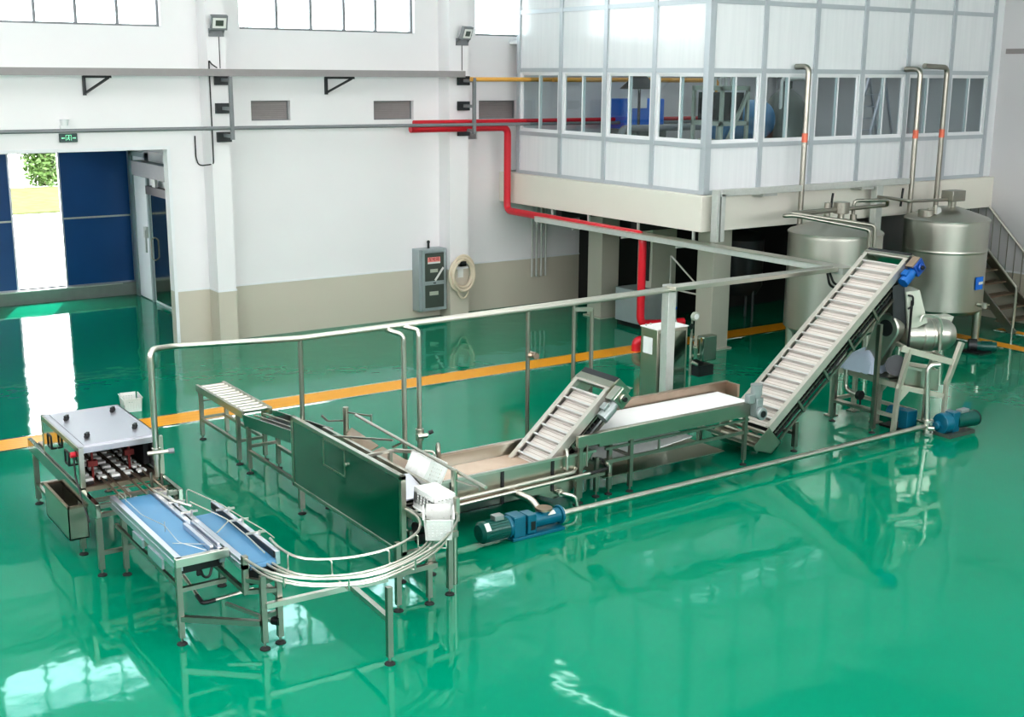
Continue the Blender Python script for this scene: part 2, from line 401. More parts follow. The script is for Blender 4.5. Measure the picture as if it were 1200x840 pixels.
# white service door in the vestibule's right wall
d = struct('door_3', MB().box(VX-.03, 26.72, .02, VX, 27.62, 3.18), PAINTW, None, .006)
MB().box(VX-.06, 27.62, 0, VX, 27.84, 3.28).box(VX-.06, 26.64, 0, VX, 26.72, 3.28).box(VX-.06, 26.64, 3.18, VX, 27.84, 3.28).build('door_frame', CABGR, d)
MB().box(VX-.09, 26.78, 1.42, VX-.03, 26.96, 1.66).box(VX-.11, 26.80, 1.10, VX-.07, 26.84, 1.60).build('door_handle', GALV, d)
t = thing('cold_room_door', 'sliding stainless steel door on a rail inside the entrance lobby', 'door', (VX, 24.4, 0))
MB().box(VX-.10, 22.9, .10, VX-.04, 26.3, 2.42).build('door_panel', MIRROR, t, bev=.01)
MB().box(VX-.14, 22.9, 2.42, VX-.02, 26.5, 2.60).build('top_edge', BLACK, t)
MB().box(VX-.26, 22.6, 2.80, VX-.03, 27.0, 3.12).build('rail_cover', GREYP, t, bev=.01)
b = MB()
for y in (23.2, 24.6, 26.0): b.box(VX-.12, y-.1, 2.55, VX-.06, y+.1, 2.9)
b.build('hanger', WHITEP, t)
MB().tube([(VX-.1, 26.2, 1.0), (VX-.18, 26.2, 1.05), (VX-.18, 26.2, 1.45), (VX-.1, 26.2, 1.5)], .015, .04).build('door_handle', STEEL, t)
MB().box(VX-.03, 22.4, 3.2, VX, 27.6, 3.4).box(VX-.25, 22.5, 3.3, VX-.2, 27.9, 3.38)
single(MB().box(VX-.2, 22.4, 3.36, VX-.002, 27.9, 3.48), 'cable_trunking', GREYP, 'grey trunking high along the right wall of the entrance lobby', 'trunking')

# outside: ground, lawn, fence, bush, trees seen through the open door
struct('ground', MB().box(-20, VY+.35, .1, 40, 70, .27), PAVE)
single(MB().box(0, 43.5, .27, 30, 53, .34), 'lawn', GRASS, 'sunlit strip of lawn seen through the open blue doors', 'grass', kind='stuff')
fg = thing('garden_fence', 'white picket fence behind the lawn seen through the open doors', 'fence', (14, 62, .27))
b = MB()
for i in range(60): b.box(6+i*.3, 62, .27, 6.14+i*.3, 62.05, 2.1)
b.build('picket', FENCE, fg)['kind'] = 'stuff'
MB().box(6, 62.05, .7, 24, 62.1, .85).box(6, 62.05, 1.6, 24, 62.1, 1.75).build('rail', FENCE, fg)
def bush(name, c, r, n, label, cat, trunk=None, lsz=.15):
    t = thing(name, label, cat, (c[0], c[1], .27))
    b = MB(); rr = random.Random(hash(name) % 999 + n)
    for i in range(n):
        th, ph, q = rr.uniform(0, 2*PI), math.acos(rr.uniform(-1, 1)), rr.random()**.4
        p = Vector((c[0]+r[0]*q*math.sin(ph)*math.cos(th), c[1]+r[1]*q*math.sin(ph)*math.sin(th), c[2]+r[2]*q*math.cos(ph)))
        u = Vector((rr.uniform(-1, 1), rr.uniform(-1, 1), rr.uniform(-1, 1))).normalized(); v = u.orthogonal().normalized()
        b._add([p-u*lsz, p+v*lsz*.5, p+u*lsz, p-v*lsz*.5], [(0, 1, 2, 3)])
    b.build('foliage', LEAF, t)
    MB().cyl((c[0], c[1], .27), (c[0], c[1], c[2]), .09, .05, 8).build('trunk', BRONZE, t)
bush('shrub', (13.25, 54.6, 1.5), (.95, 1.1, 1.9), 1800, 'leafy green shrub at the right edge of the open doorway, outside', 'shrub')
bush('tree', (13.2, 66, 3.6), (2.6, 2, 2.6), 1500, 'pale green tree behind the white fence, nearer the left door', 'tree')
bush('tree', (17.6, 67, 3.6), (1.9, 2, 2.4), 1300, 'green tree behind the white fence, nearer the right door', 'tree')

# ------------------------------------------------------------------ fittings on the back wall
def tray_run():
    t = thing('cable_tray', 'long grey painted cable tray running level along the back wall', 'cable tray', (4.5, YW-.25, 4.62))
    MB().box(-3, 21.28, 4.935, 13.40, 21.54, 5.06).build('tray', TRAYP, t)
    for x in (2.2, 6.08, 10.66):
        b = MB().bar((x, YW-.03, 4.93), (x, YW-.03, 4.60), .05).bar((x, YW-.03, 4.915), (x+.26, 21.30, 4.915), .04).bar((x, YW-.03, 4.63), (x+.24, 21.36, 4.90), .035)
        b.build('bracket', DARKST, t)
tray_run()
def cbr(x, lb):
    t = thing('pipe_bracket', lb, 'bracket', (x, 21.55, 3.85), 'C-shaped pipe brackets on the columns')
    y1, y0 = 21.555, 21.10
    b = MB().box(x+.06, y0, 3.83, x+.12, y0+.06, 4.93)
    for z in (4.87, 4.37, 3.89): b.bar((x+.09, y0+.03, z), (x+.09, y1, z), .06)
    b.build('bracket_frame', GREYP, t)
    for z in (4.87, 4.37, 3.86): MB().box(x-.05, y1-.06, z-.09, x+.22, y1, z+.09).build('wall_plate', DARKST, t)
cbr(8.30, 'grey C-shaped pipe bracket on the left column, above the entrance side')
cbr(13.42, 'grey C-shaped pipe bracket on the column above the coiled hose')
single(MB().tube([(-3, 21.14, 4.055), (8.4, 21.14, 4.035), (13.6, 21.14, 4.01), (20.5, 21.3, 3.96)], .034, 0, 10), 'water_pipe', GREYP,
       'thin grey pipe running along the back wall above the entrance', 'pipe')
yp = single(MB().tube([(13.45, 21.16, 4.90), (20.2, 21.2, 4.90), (20.2, 21.2, 3.3)], .045, .1), 'gas_pipe', YELP, 'yellow pipe from the right column along the back wall into the glazed room', 'pipe')
single(MB().tube([(12.2, 21.3, 4.065), (14.35, 21.3, 4.06), (20.2, 21.5, 4.04)], .045, 0), 'fire_pipe', RED, 'upper thinner red pipe along the back wall beside the right column', 'pipe')
rp = thing('fire_main', 'thick red fire pipe dropping beside the glazed room, under it and down to the floor', 'pipe', (14.5, 16.98, 0))
MB().tube([(12.2, 21.42, 3.935), (14.52, 21.42, 3.93), (14.52, 21.42, 2.20), (14.5, 16.98, 2.17), (14.5, 16.98, .52), (15.0, 16.98, .47), (15.5, 16.9, .47)], .075, .16, 14).build('pipe', RED, rp)
MB().tube([(14.45, 17.02, .0), (14.45, 17.02, .2), (14.8, 16.9, .2)], .085, .14, 14).cyl((14.72, 16.93, .2), (14.77, 16.91, .2), .13).build('floor_elbow', RED, rp)
v = MB().cyl((15.2, 16.95, .47), (15.2, 16.95, .72), .06, .05).cyl((15.12, 16.96, .47), (15.15, 16.95, .47), .12).cyl((15.25, 16.95, .47), (15.28, 16.95, .47), .12).build('valve_body', GALV, rp)
MB().lathe([(.09, .72), (.13, .74), (.13, .77), (.09, .78), (.02, .77), (.02, .72)], (15.2, 16.95, 0), 20).build('handwheel', BLUEB, v)

def flood(x, y, z, rx, lb):
    t = thing('floodlight', lb, 'floodlight', (x, y, z), 'floodlights on the columns')
    e = Vector((math.sin(rx), -math.cos(rx), -.35)).normalized(); a = Vector((0, 0, 1)).cross(e).normalized(); u = e.cross(a)
    c = Vector((x, y-.17, z+.08))
    MB().obox(c, a*.15, u*.13, e*.04).build('housing', GREYP, t, bev=.008)
    MB().obox(c+e*.042, a*.12, u*.09, e*.004).build('lens', WHITEP, t)
    MB().obox(c+e*.048, a*.07, u*.05, e*.003).build('led_panel', CABDK, t)
    MB().bar((x-.13, y-.16, z+.05), (x-.13, y-.02, z-.1), .02).bar((x+.13, y-.16, z+.05), (x+.13, y-.02, z-.1), .02).box(x-.14, y-.03, z-.16, x+.14, y, z-.02).build('mounting_bracket', GREYP, t)
flood(8.33, 21.56, 5.78, -.1, 'grey floodlight on the left column between the two high windows')
flood(13.50, 21.58, 5.72, .35, 'grey floodlight on the column above the coiled hose, turned to the side')
single(MB().tube([(8.38, 21.553, 5.66), (8.38, 21.553, 5.07)], .008, 0, 6).tube([(8.16, 21.5, 5.2), (8.2, 21.48, 5.14), (8.3, 21.5, 5.08)], .012, .03, 6), 'lamp_cable', BLACK, 'thin black cable below the floodlight on the left column', 'cable')
single(MB().tube([(13.5, 21.573, 5.6), (13.5, 21.573, 5.07)], .008, 0, 6), 'lamp_cable', BLACK, 'thin black cable below the floodlight on the right column', 'cable')
single(MB().tube([(8.0, 21.97, 3.87), (8.0, 21.97, 3.48), (8.03, 21.96, 3.36), (8.10, 21.96, 3.33), (8.17, 21.55, 3.38), (8.17, 21.54, 3.6), (8.17, 21.54, 5.2)], .012, .05, 6), 'hanging_cable', BLACK, 'black cable hanging in a hook-shaped loop beside the left column', 'cable')
single(MB().tube([(13.70, 21.986, 3.75), (13.70, 21.986, 1.2)], .016, 0, 6), 'conduit', DARKST, 'thin dark conduit running down the wall beside the hose column', 'conduit')
# exit sign
t = thing('exit_sign', 'small dark green lit exit sign above the entrance opening', 'sign', (5.75, YW-.05, 3.84))
MB().box(5.60, YW-.05, 3.84, 5.90, YW, 3.99).build('sign_case', SIGND, t, bev=.006)
b = MB(); y = YW-.053
def q(x0, z0, x1, z1): b.box(x0, y, z0, x1, y+.004, z1)
q(5.70, 3.87, 5.708, 3.965); q(5.79, 3.87, 5.798, 3.965); q(5.70, 3.957, 5.798, 3.965)
b.ball((5.752, y, 3.945), .011, (1, .3, 1), 8)
b.bar((5.75, y+.002, 3.93), (5.742, y+.002, 3.905), .016, .004, (0, 1, 0)).bar((5.742, y+.002, 3.905), (5.725, y+.002, 3.882), .01, .004, (0, 1, 0)).bar((5.742, y+.002, 3.905), (5.765, y+.002, 3.89), .01, .004, (0, 1, 0)).bar((5.765, y+.002, 3.89), (5.762, y+.002, 3.873), .009, .004, (0, 1, 0)).bar((5.75, y+.002, 3.928), (5.775, y+.002, 3.915), .008, .004, (0, 1, 0)).bar((5.75, y+.002, 3.928), (5.73, y+.002, 3.912), .008, .004, (0, 1, 0))
b.prism([(5.625, y, 3.912), (5.645, y, 3.93), (5.645, y, 3.894)], (0, .004, 0)); q(5.645, 3.904, 5.685, 3.92)
b.prism([(5.875, y, 3.912), (5.855, y, 3.93), (5.855, y, 3.894)], (0, .004, 0)); q(5.815, 3.904, 5.855, 3.92)
b.build('sign_symbol', SIGNG, t)
t.location.z -= .03
single(MB().box(5.62, YW-.08, 4.03, 5.78, YW, 4.09).cyl((5.7, YW-.04, 4.09), (5.7, YW-.04, 4.2), .06, .08, 12), 'emergency_lamp', PAINTW, 'small white twin emergency lamp above the exit sign', 'lamp')

# electric cabinet
t = thing('electrical_cabinet', 'grey wall electrical cabinet with dark panels and a red label', 'electrical cabinet', (12.86, 21.9, .17))
MB().box(12.53, 21.72, .17, 13.19, YW-.002, 1.47).build('case', CABGR, t, bev=.01)
fr = MB().box(12.66, 21.70, .24, 13.12, 21.72, .72).build('lower_door', CABDK, t)
fr2 = MB().box(12.66, 21.70, .80, 13.12, 21.72, 1.38).build('upper_door', CABDK, t)
MB().frame(12.60, .18, 13.18, 1.46, 21.69, 21.72, .06).box(12.66, 21.692, .72, 13.12, 21.718, .80).build('door_frame', CABGR, t)
pl = MB().box(12.73, 21.69, 1.20, 13.03, 21.70, 1.30).build('warning_label', SIGNR, fr2)
MB().box(12.73, 21.69, 1.165, 13.03, 21.699, 1.20).build('label_strip', WHITEP, fr2)
def text(body, size, loc, m, parent, rot=(PI/2, 0, 0), name='lettering'):
    c = bpy.data.curves.new(name, 'FONT'); c.body = body; c.size = size; c.align_x = 'CENTER'; c.align_y = 'CENTER'; c.extrude = .001
    q_ = bpy.data.objects.new(name, c); C.objects.link(q_); bpy.context.view_layer.update()
    me = bpy.data.meshes.new_from_object(q_.evaluated_get(bpy.context.evaluated_depsgraph_get())); bpy.data.objects.remove(q_)
    me.materials.clear(); me.materials.append(m); o = bpy.data.objects.new(name, me); C.objects.link(o)
    off = Vector((0, 0, 0)); p = parent
    while p is not None: off += p.location; p = p.parent
    o.location = Vector(loc)-off; o.rotation_euler = rot; o.parent = parent
    return o
text('配电箱', .085, (12.88, 21.688, 1.25), REDT, fr2)
MB().box(12.79, 21.69, .98, 12.97, 21.70, 1.05).build('name_plate', CABWH, fr2); MB().box(12.77, 21.69, .50, 12.98, 21.70, .58).build('name_plate', CABWH, fr)
MB().obox((13.0, 21.685, .94), Vector((.10, 0, .13)), Vector((0, .004, 0)), Vector((-.018, 0, .014))).build('strap', WHITEP, t)
MB().box(12.86, 21.685, .745, 12.92, 21.70, .765).build('latch', BLACK, t)
MB().cyl((12.84, 21.85, 1.47), (12.84, 21.85, 1.62), .025).ball((12.84, 21.85, 1.60), .035).build('conduit_stub', DARKST, t)
# coiled hose on the right column
t = thing('coiled_hose', 'cream coloured hose hung in a round coil on the column by the electrical cabinet', 'hose', (13.42, 21.5, .5))
b = MB(); pts = []
for i in range(5*36+1):
    a = 2*PI*i/36; k = i/36
    r = .235+.03*math.sin(k*2.3)+.02*k*.6
    pts.append((13.44+r*.98*math.sin(a)+.015*math.sin(k*3), 21.53-.012*k-.02*(1+math.sin(a*.5)), .93+r*1.22*math.cos(a)-.03*math.sin(k*1.7)))
b.tube(pts, .032, 0, 8); b.build('coil', HOSE, t)
MB().tube([(13.30, 21.47, .62), (13.36, 21.46, .46), (13.46, 21.46, .40), (13.56, 21.46, .48), (13.58, 21.47, .66)], .02, .08, 8).build('loose_end', HOSE, t)
MB().box(13.36, 21.42, 1.10, 13.50, 21.58, 1.14).box(13.36, 21.42, 1.10, 13.50, 21.44, 1.20).build('hook', DARKST, t)
single(MB().box(13.38, 21.572, .84, 13.52, 21.58, 1.04), 'notice_card', WHITEP, 'small white card on the column inside the coiled hose', 'card')
# four conduits below the glazed room
for i, x in enumerate((15.55, 15.67, 15.80, 15.92)):
    o = single(MB().tube([(x, YW-.05, .62), (x, YW-.05, 2.28), (x+.3, YW-.05, 2.32)], .025, .08, 8), 'wall_conduit', GALV,
               'one of four thin steel conduits side by side on the wall under the glazed room', 'conduit', 'conduits under the glazed room')

# ------------------------------------------------------------------ yellow floor drains
def strip_poly(c, w):  # follow a centre line with constant width
    return c
def drain(p, q, w, label):
    p, q = Vector((*p, 0)), Vector((*q, 0)); d = (q-p).normalized(); a = Vector((-d.y, d.x, 0))
    t = thing('drain_channel', label, 'floor drain', ((p+q)/2).to_tuple(), 'yellow floor drains')
    m = (p+q)/2; L = (q-p).length/2
    MB().obox(m+Vector((0, 0, .004)), d*L, a*(w/2-.04), Vector((0, 0, .004))).build('grating', YGRATE, t)
    MB().obox(m+a*(w/2-.02)+Vector((0, 0, .005)), d*L, a*.02, Vector((0, 0, .005))).obox(m-a*(w/2-.02)+Vector((0, 0, .005)), d*L, a*.02, Vector((0, 0, .005))).build('steel_edge', EDGEM, t)
drain((-4, 17.16), (20.45, 17.16), .60, 'long yellow grated floor drain running across the hall under the overhead pipe')
drain((20.72, 17.4), (20.72, 6.0), .44, 'yellow grated floor drain running past the right-hand tank toward the viewer')
drain((22.02, 14.6), (22.02, 8.0), .30, 'yellow floor strip at the foot of the stairs by the right wall')

# ------------------------------------------------------------------ mezzanine with the glazed room
MX, MY = 14.85, 15.8
struct('slab_mezzanine', MB().box(14.70, 15.68, 2.34, XR, YW, 2.97), CREAM, None, .01)
def mcol(x0, y0, x1, y1):
    c = struct('column', MB().box(x0, y0, 0, x1, y1, 2.34), COLM, None, .008)
    MB().box(x0-.06, y0-.06, 0, x1+.06, y1+.06, .03).build('base_plate', COLM, c)
mcol(15.82, 19.81, 16.28, 20.28); mcol(15.62, 16.28, 16.06, 16.72); mcol(20.4, 19.8, 20.86, 20.28); mcol(19.0, 16.5, 19.4, 16.9)
struct('shade_partition', MB().box(16.9, 19.3, 0, XR, 19.4, 2.34), SHADEM)  # added wall, coloured dark in place of the shade below the slab
struct('shade_partition', MB().box(16.9, 19.4, 0, 17.0, YW, 2.34), SHADEM)
struct('beam', MB().box(14.9, 17.6, 2.14, XR, 17.8, 2.34).box(14.9, 20.0, 2.14, XR, 20.2, 2.34), DARKST)
Z0, Z1, Z2, Z3, Z4 = 2.98, 3.81, 5.09, 6.24, 7.5
LY = [15.8, 17.21, 18.62, 20.03, 21.50]
RX = [14.85, 16.16, 17.47, 18.77, 20.08, 21.39, 22.70]
fw = .05
def face(side, cuts):
    """one glazed face: posts, rails, sheets and sliding windows; u runs along the face"""
    if side == 'left':
        P = lambda u, n, z: (MX+n, u, z)
    else:
        P = lambda u, n, z: (u, MY+n, z)
    def B(mb, u0, u1, n0, n1, z0, z1):
        a, b_ = P(u0, n0, z0), P(u1, n1, z1); return mb.box(*a, *b_)
    b = MB()
    for u in cuts: B(b, u-fw, u+fw, -.02, .08, Z0, Z4)
    for z in (Z0+.02, Z1, Z2, Z3, Z4): B(b, cuts[0], cuts[-1], -.01, .07, z-.04, z+.04)
    w = struct('wall_mezzanine_'+side, b, FRAMEM)
    for u0, u1 in zip(cuts, cuts[1:]):
        for z0, z1 in ((Z0+.06, Z1-.04), (Z2+.04, Z3-.04), (Z3+.04, Z4-.04)):
            B(MB(), u0+fw, u1-fw, .01, .04, z0, z1).build('sheet', POLY, w)
    return w, B
WN = [4]
def sliding(side, cuts, B):
    for u0, u1 in zip(cuts, cuts[1:]):
        n = WN[0]; WN[0] += 1
        a, c = u0+fw, u1-fw; z0, z1 = Z1+.04, Z2-.04
        b = MB(); B(b, a, a+.03, 0, .07, z0, z1); B(b, c-.03, c, 0, .07, z0, z1); B(b, a+.03, c-.03, 0, .07, z0, z0+.03); B(b, a+.03, c-.03, 0, .07, z1-.03, z1)
        w = struct('window_%d' % n, b, PAINTW)
        mid = (a+c)/2
        for k, (s0, s1, nn) in enumerate(((a+.03, mid+.03, .01), (mid-.03, c-.03, .04))):
            b = MB(); B(b, s0, s0+.035, nn, nn+.025, z0+.03, z1-.03); B(b, s1-.035, s1, nn, nn+.025, z0+.03, z1-.03); B(b, s0+.035, s1-.035, nn, nn+.025, z0+.03, z0+.065); B(b, s0+.035, s1-.035, nn, nn+.025, z1-.065, z1-.03)
            sa = b.build('sash', PAINTW, w)
            B(MB(), s0+.035, s1-.035, nn+.01, nn+.015, z0+.065, z1-.065).build('pane', GLASS, sa)
wl, BL = face('left', LY); sliding('left', LY, BL)
wf, BF = face('front', RX); sliding('front', RX, BF)
struct('trim_corner', MB().box(14.79, 15.74, Z0, 14.91, 15.86, Z4), FRAMEM)
struct('wall_mezzanine_end', MB().box(22.75, 15.8, Z0, XR, 15.9, Z4), POLY)
struct('ceiling_mezzanine', MB().box(14.95, 15.95, 5.62, XR, YW, 5.70), PAINTW)
struct('floor_mezzanine', MB().box(14.95, 15.95, 2.97, XR, YW, 2.99), CONC)

# ------------------------------------------------------------------ equipment inside the glazed room
ZF = 2.99
t = thing('horizontal_tank', 'blue horizontal tank behind the front windows of the glazed room', 'tank', (17.4, 18.0, ZF))
MB().lathe([(.0, -.75), (.22, -.73), (.36, -.64), (.40, -.52), (.40, .52), (.36, .64), (.22, .73), (0, .75)], (17.8, 18.0, 4.14), 32, 'X').build('shell', BLUET, t)
MB().box(17.1, 17.55, 3.62, 18.5, 18.45, 3.78).build('cradle', CABWH, t)
for x in (17.2, 18.4):
    for y in (17.65, 18.35): MB().box(x-.05, y-.05, ZF, x+.05, y+.05, 3.62).build('leg', CABGR, t)
t = thing('extraction_hood', 'black pyramid hood on a thin stand seen through the side windows', 'hood', (17.2, 20.4, ZF))
MB().cyl((17.2, 20.4, 4.72), (17.2, 20.4, 5.06), .42, .06, 20).build('hood', BLACK, t)
MB().cyl((17.2, 20.4, ZF), (17.2, 20.4, 4.75), .03).cyl((17.2, 20.4, ZF), (17.2, 20.4, ZF+.04), .25).build('stand', DARKST, t)
t = thing('blue_cabinet', 'bright blue and white machine cabinet behind the side windows', 'cabinet', (17.9, 21.3, ZF))
MB().box(17.3, 20.98, ZF, 18.5, 21.7, 3.85).build('base', CABDK, t); MB().box(17.35, 21.0, 3.85, 18.45, 21.65, 4.5).build('body', BLUEB, t, bev=.03)
MB().box(17.38, 20.96, 4.3, 17.9, 21.0, 4.55).build('door', PAINTW, t)
t = thing('filling_line_machine', 'tall grey machine frame with dark bays behind the corner window', 'machine', (16.4, 17.0, ZF))
MB().box(16.05, 16.7, ZF, 16.75, 17.5, 3.5).build('base', CABGR, t, bev=.01)
b = MB()
for x in (16.05, 16.70):
    for y in (16.7, 17.45): b.box(x, y, 3.5, x+.06, y+.06, 4.8)
b.box(16.05, 16.7, 4.74, 16.76, 17.51, 4.82).box(16.05, 16.7, 4.1, 16.76, 17.51, 4.18).bar((16.05, 16.7, 3.5), (16.7, 16.7, 4.7), .06)
b.build('frame', CABWH, t)
MB().box(16.12, 16.8, 4.2, 16.7, 17.4, 4.70).build('bay', BLACK, t)
b = MB()
for k in range(5): b.tube([(16.1+.14*k, 17.1, 4.82), (16.1+.14*k, 17.1, 4.95+.03*(k % 2)), (16.3+.14*k, 17.2, 5.0)], .03, .05, 8)
b.build('pipework', GALV, t)
t = thing('process_machine', 'dark blue-grey process machine behind the third front window', 'machine', (19.3, 18.2, ZF))
MB().box(18.75, 17.6, ZF, 19.9, 18.8, 3.6).build('base', CABDK, t, bev=.02)
MB().lathe([(0, 0), (.5, 0), (.52, .6), (.3, 1.0), (.12, 1.15), (.12, 1.3), (0, 1.3)], (19.3, 18.2, 3.6), 24).build('vessel', CABDK, t)
MB().tube([(18.95, 18, 4.2), (18.95, 18, 4.95), (19.95, 18.1, 4.95), (19.95, 18.1, ZF)], .04, .1).build('pipework', GALV, t)
t = thing('step_ladder', 'grey folding step ladder leaning inside the glazed room', 'ladder', (21.0, 17.4, ZF))
for s in (-1, 1):
    MB().bar((20.5, 17.4+.25*s, ZF), (21.15, 17.4+.2*s, 5.0), .05).build('rail', ALU, t)
for k in range(7):
    f = .1+.12*k; MB().box(20.5+.65*f-.05, 17.2, ZF+2.01*f-.012, 20.5+.65*f+.05, 17.6, ZF+2.01*f+.012).build('tread', ALU, t)
MB().bar((21.75, 17.2, ZF), (21.15, 17.2, 4.95), .04).bar((21.75, 17.6, ZF), (21.15, 17.6, 4.95), .04).build('back_leg', ALU, t)
single(MB().tube([(15.3, 20.9, 4.9), (19.6, 20.9, 4.9), (19.6, 20.9, ZF)], .05, .1), 'gas_pipe', YELP, 'yellow pipe frame crossing inside the glazed room', 'pipe')
single(MB().tube([(16.0, 19.5, ZF), (16.0, 19.5, 3.95), (20.8, 19.5, 3.95), (20.8, 19.5, ZF)], .07, .12), 'process_pipe', GREYP, 'dark grey low pipe inside the glazed room behind the side windows', 'pipe')
for k, (x, y) in enumerate([(16.6, 17.4), (18.4, 17.4), (20.2, 17.4), (17.6, 19.6), (20.2, 19.6)]):
    t = thing('tube_light', 'fluorescent tube light under the ceiling inside the glazed room', 'light', (x, y, 5.5), 'tube lights in the glazed room')
    MB().box(x-.6, y-.05, 5.56, x+.6, y+.05, 5.62).build('fitting', PAINTW, t)
    MB().cyl((x-.58, y, 5.53), (x+.58, y, 5.53), .022, n=10).build('tube', TUBEL, t)

# dark plant room under the slab
t = thing('control_cabinet', 'pale grey floor cabinet under the glazed room behind the near column', 'cabinet', (16.1, 18.8, 0))
MB().box(15.75, 18.46, .10, 16.75, 19.25, .78).build('base_cabinet', CABGR, t, bev=.01)
MB().box(15.8, 18.5, 0, 16.7, 19.2, .10).build('plinth', BLACK, t)
MB().box(16.1, 18.55, .80, 16.75, 19.0, 2.0).build('upper_cabinet', CABWH, t, bev=.01)
MB().box(16.07, 18.62, .95, 16.1, 18.72, 1.9).build('door_gap', BLACK, t)
MB().box(16.06, 18.78, 1.2, 16.08, 18.82, 1.38).build('handle', STEELB, t)
t = thing('folding_stand', 'thin pale metal stand leaning in the dark room behind the red pipe', 'stand', (16.5, 17.9, 0))
MB().bar((16.3, 18.2, 1.5), (16.75, 17.6, .72), .03).bar((16.3, 18.2, .84), (16.75, 17.6, .72), .03).bar((16.75, 17.6, .72), (16.75, 17.6, 0), .03).bar((16.3, 18.2, 1.5), (16.3, 18.2, 0), .03).build('frame', GALV, t)
for k, (x, lb) in enumerate([(18.3, 'steel storage vessel, coloured dark for the shade, in the dark room left of the first tank'), (21.6, 'steel storage vessel, coloured dark for the shade, in the dark room behind the right-hand tank')]):
    t = thing('storage_vessel', lb, 'vessel', (x, 18.2, 0))
    MB().lathe([(0, .5), (.3, .55), (.42, .75), (.42, 1.7), (.3, 1.85), (.1, 1.9), (.1, 2.05), (0, 2.05)], (x, 18.2, 0), 28).build('shell', DARKST, t)  # dark steel colour carries the shade under the slab
    for a in (.5, 2.6, 4.7): MB().cyl((x+.34*math.cos(a), 18.2+.34*math.sin(a), 0), (x+.34*math.cos(a), 18.2+.34*math.sin(a), .75), .03, n=8).build('leg', DARKST, t)
single(MB().tube([(16.9, 18.9, 1.95), (22.8, 18.9, 1.95)], .05, 0), 'ceiling_pipe', DARKST, 'dark pipe under the slab in the dark room behind the tanks', 'pipe')

# ------------------------------------------------------------------ cable ducts
t = thing('cable_duct', 'galvanised duct under the side of the glazed room reaching out to the tall elevator', 'duct', (14.5, 16, 2.1))
MB().box(14.36, 12.2, 2.10, 14.60, 20.2, 2.19).build('channel', GALV, t, bev=.004)
MB().box(14.35, 12.18, 2.19, 14.61, 20.2, 2.205).build('cover', STEELB, t)
for y in (15.9, 17.4, 18.9, 20.1): MB().bar((14.74, y, 2.06), (14.74, y, 2.36), .04).bar((14.34, y, 2.08), (14.76, y, 2.08), .03).build('hanger', GALV, t)
t = thing('cable_duct', 'galvanised duct rising in front of the slab and running level to the right', 'duct', (17.4, 15.5, 2.2))
MB().box(14.76, 15.36, 2.20, 14.83, 15.50, 3.09).box(14.87, 15.36, 2.20, 14.96, 15.50, 3.02).box(14.84, 15.36, 2.98, 19.85, 15.50, 3.09).build('channel', GALV, t, bev=.004)
MB().box(18.90, 15.36, 2.1, 19.08, 15.5, 2.98).build('drop', GALV, t, bev=.004)
for x in (15.9, 18.5): MB().box(x, 15.4, 2.93, x+.35, 15.68, 2.98).build('bracket', GALV, t)
t = thing('cable_duct', 'bright cable duct beside the overhead pipe, dropping behind the steel cabinet', 'duct', (11.2, 12.5, 0))
MB().box(11.10, 12.28, 2.14, 14.40, 12.50, 2.20).build('channel', STEELB, t, bev=.004)
MB().box(11.14, 12.46, 0, 11.28, 12.60, 2.19).build('post', GALV, t, bev=.004)
single(MB().tube([(14.2, 12.35, 2.12), (14.2, 12.3, 1.95), (14.35, 12.3, 1.88), (14.5, 12.25, 1.9), (14.55, 12.2, 2.0)], .02, .06, 6).tube([(14.25, 12.35, 2.12), (14.23, 12.25, 1.98), (14.38, 12.22, 1.92), (14.55, 12.15, 1.95)], .018, .06, 6), 'cable_loop', BLACK, 'black cable loop hanging where the ducts meet beside the tall elevator', 'cable')
for x, z in ((17.75, 2.97), (19.75, 2.97)):
    single(MB().tube([(x, 15.43, 2.9), (x-.02, 15.43, 2.75), (x-.04, 15.43, 2.55)], .022, 0, 6), 'flexible_conduit', BLACK,
           'short black flexible cable hanging from the duct above the %s tank' % ('left' if x < 18 else 'right'), 'cable')

# vertical process pipes in front of the glazing
def vpipe(pts, r, lb, band):
    t = thing('process_pipe', lb, 'pipe', pts[-1])
    MB().tube(pts, r, .12, 12).build('pipe', STEEL, t)
    if band: MB().cyl(band, (band[0], band[1], band[2]+.16), r+.004, n=12).build('red_band', PINKL, t)
vpipe([(16.87, 15.7, 5.17), (16.87, 15.40, 5.17), (16.87, 15.40, 2.35)], .05, 'steel pipe with a hooked top in front of the glazing above the left tank', (16.87, 15.4, 3.85))
vpipe([(19.9, 15.72, 5.15), (19.95, 15.40, 5.15), (19.95, 15.40, 2.28)], .05, 'steel pipe with a hooked top above the right tank, left of a taller looped pipe', (19.95, 15.4, 3.85))
vpipe([(20.05, 15.40, 5.21), (20.75, 15.40, 5.19), (20.75, 15.40, 2.35)], .05, 'steel pipe turning level at its top above the right tank', (20.75, 15.4, 3.85))

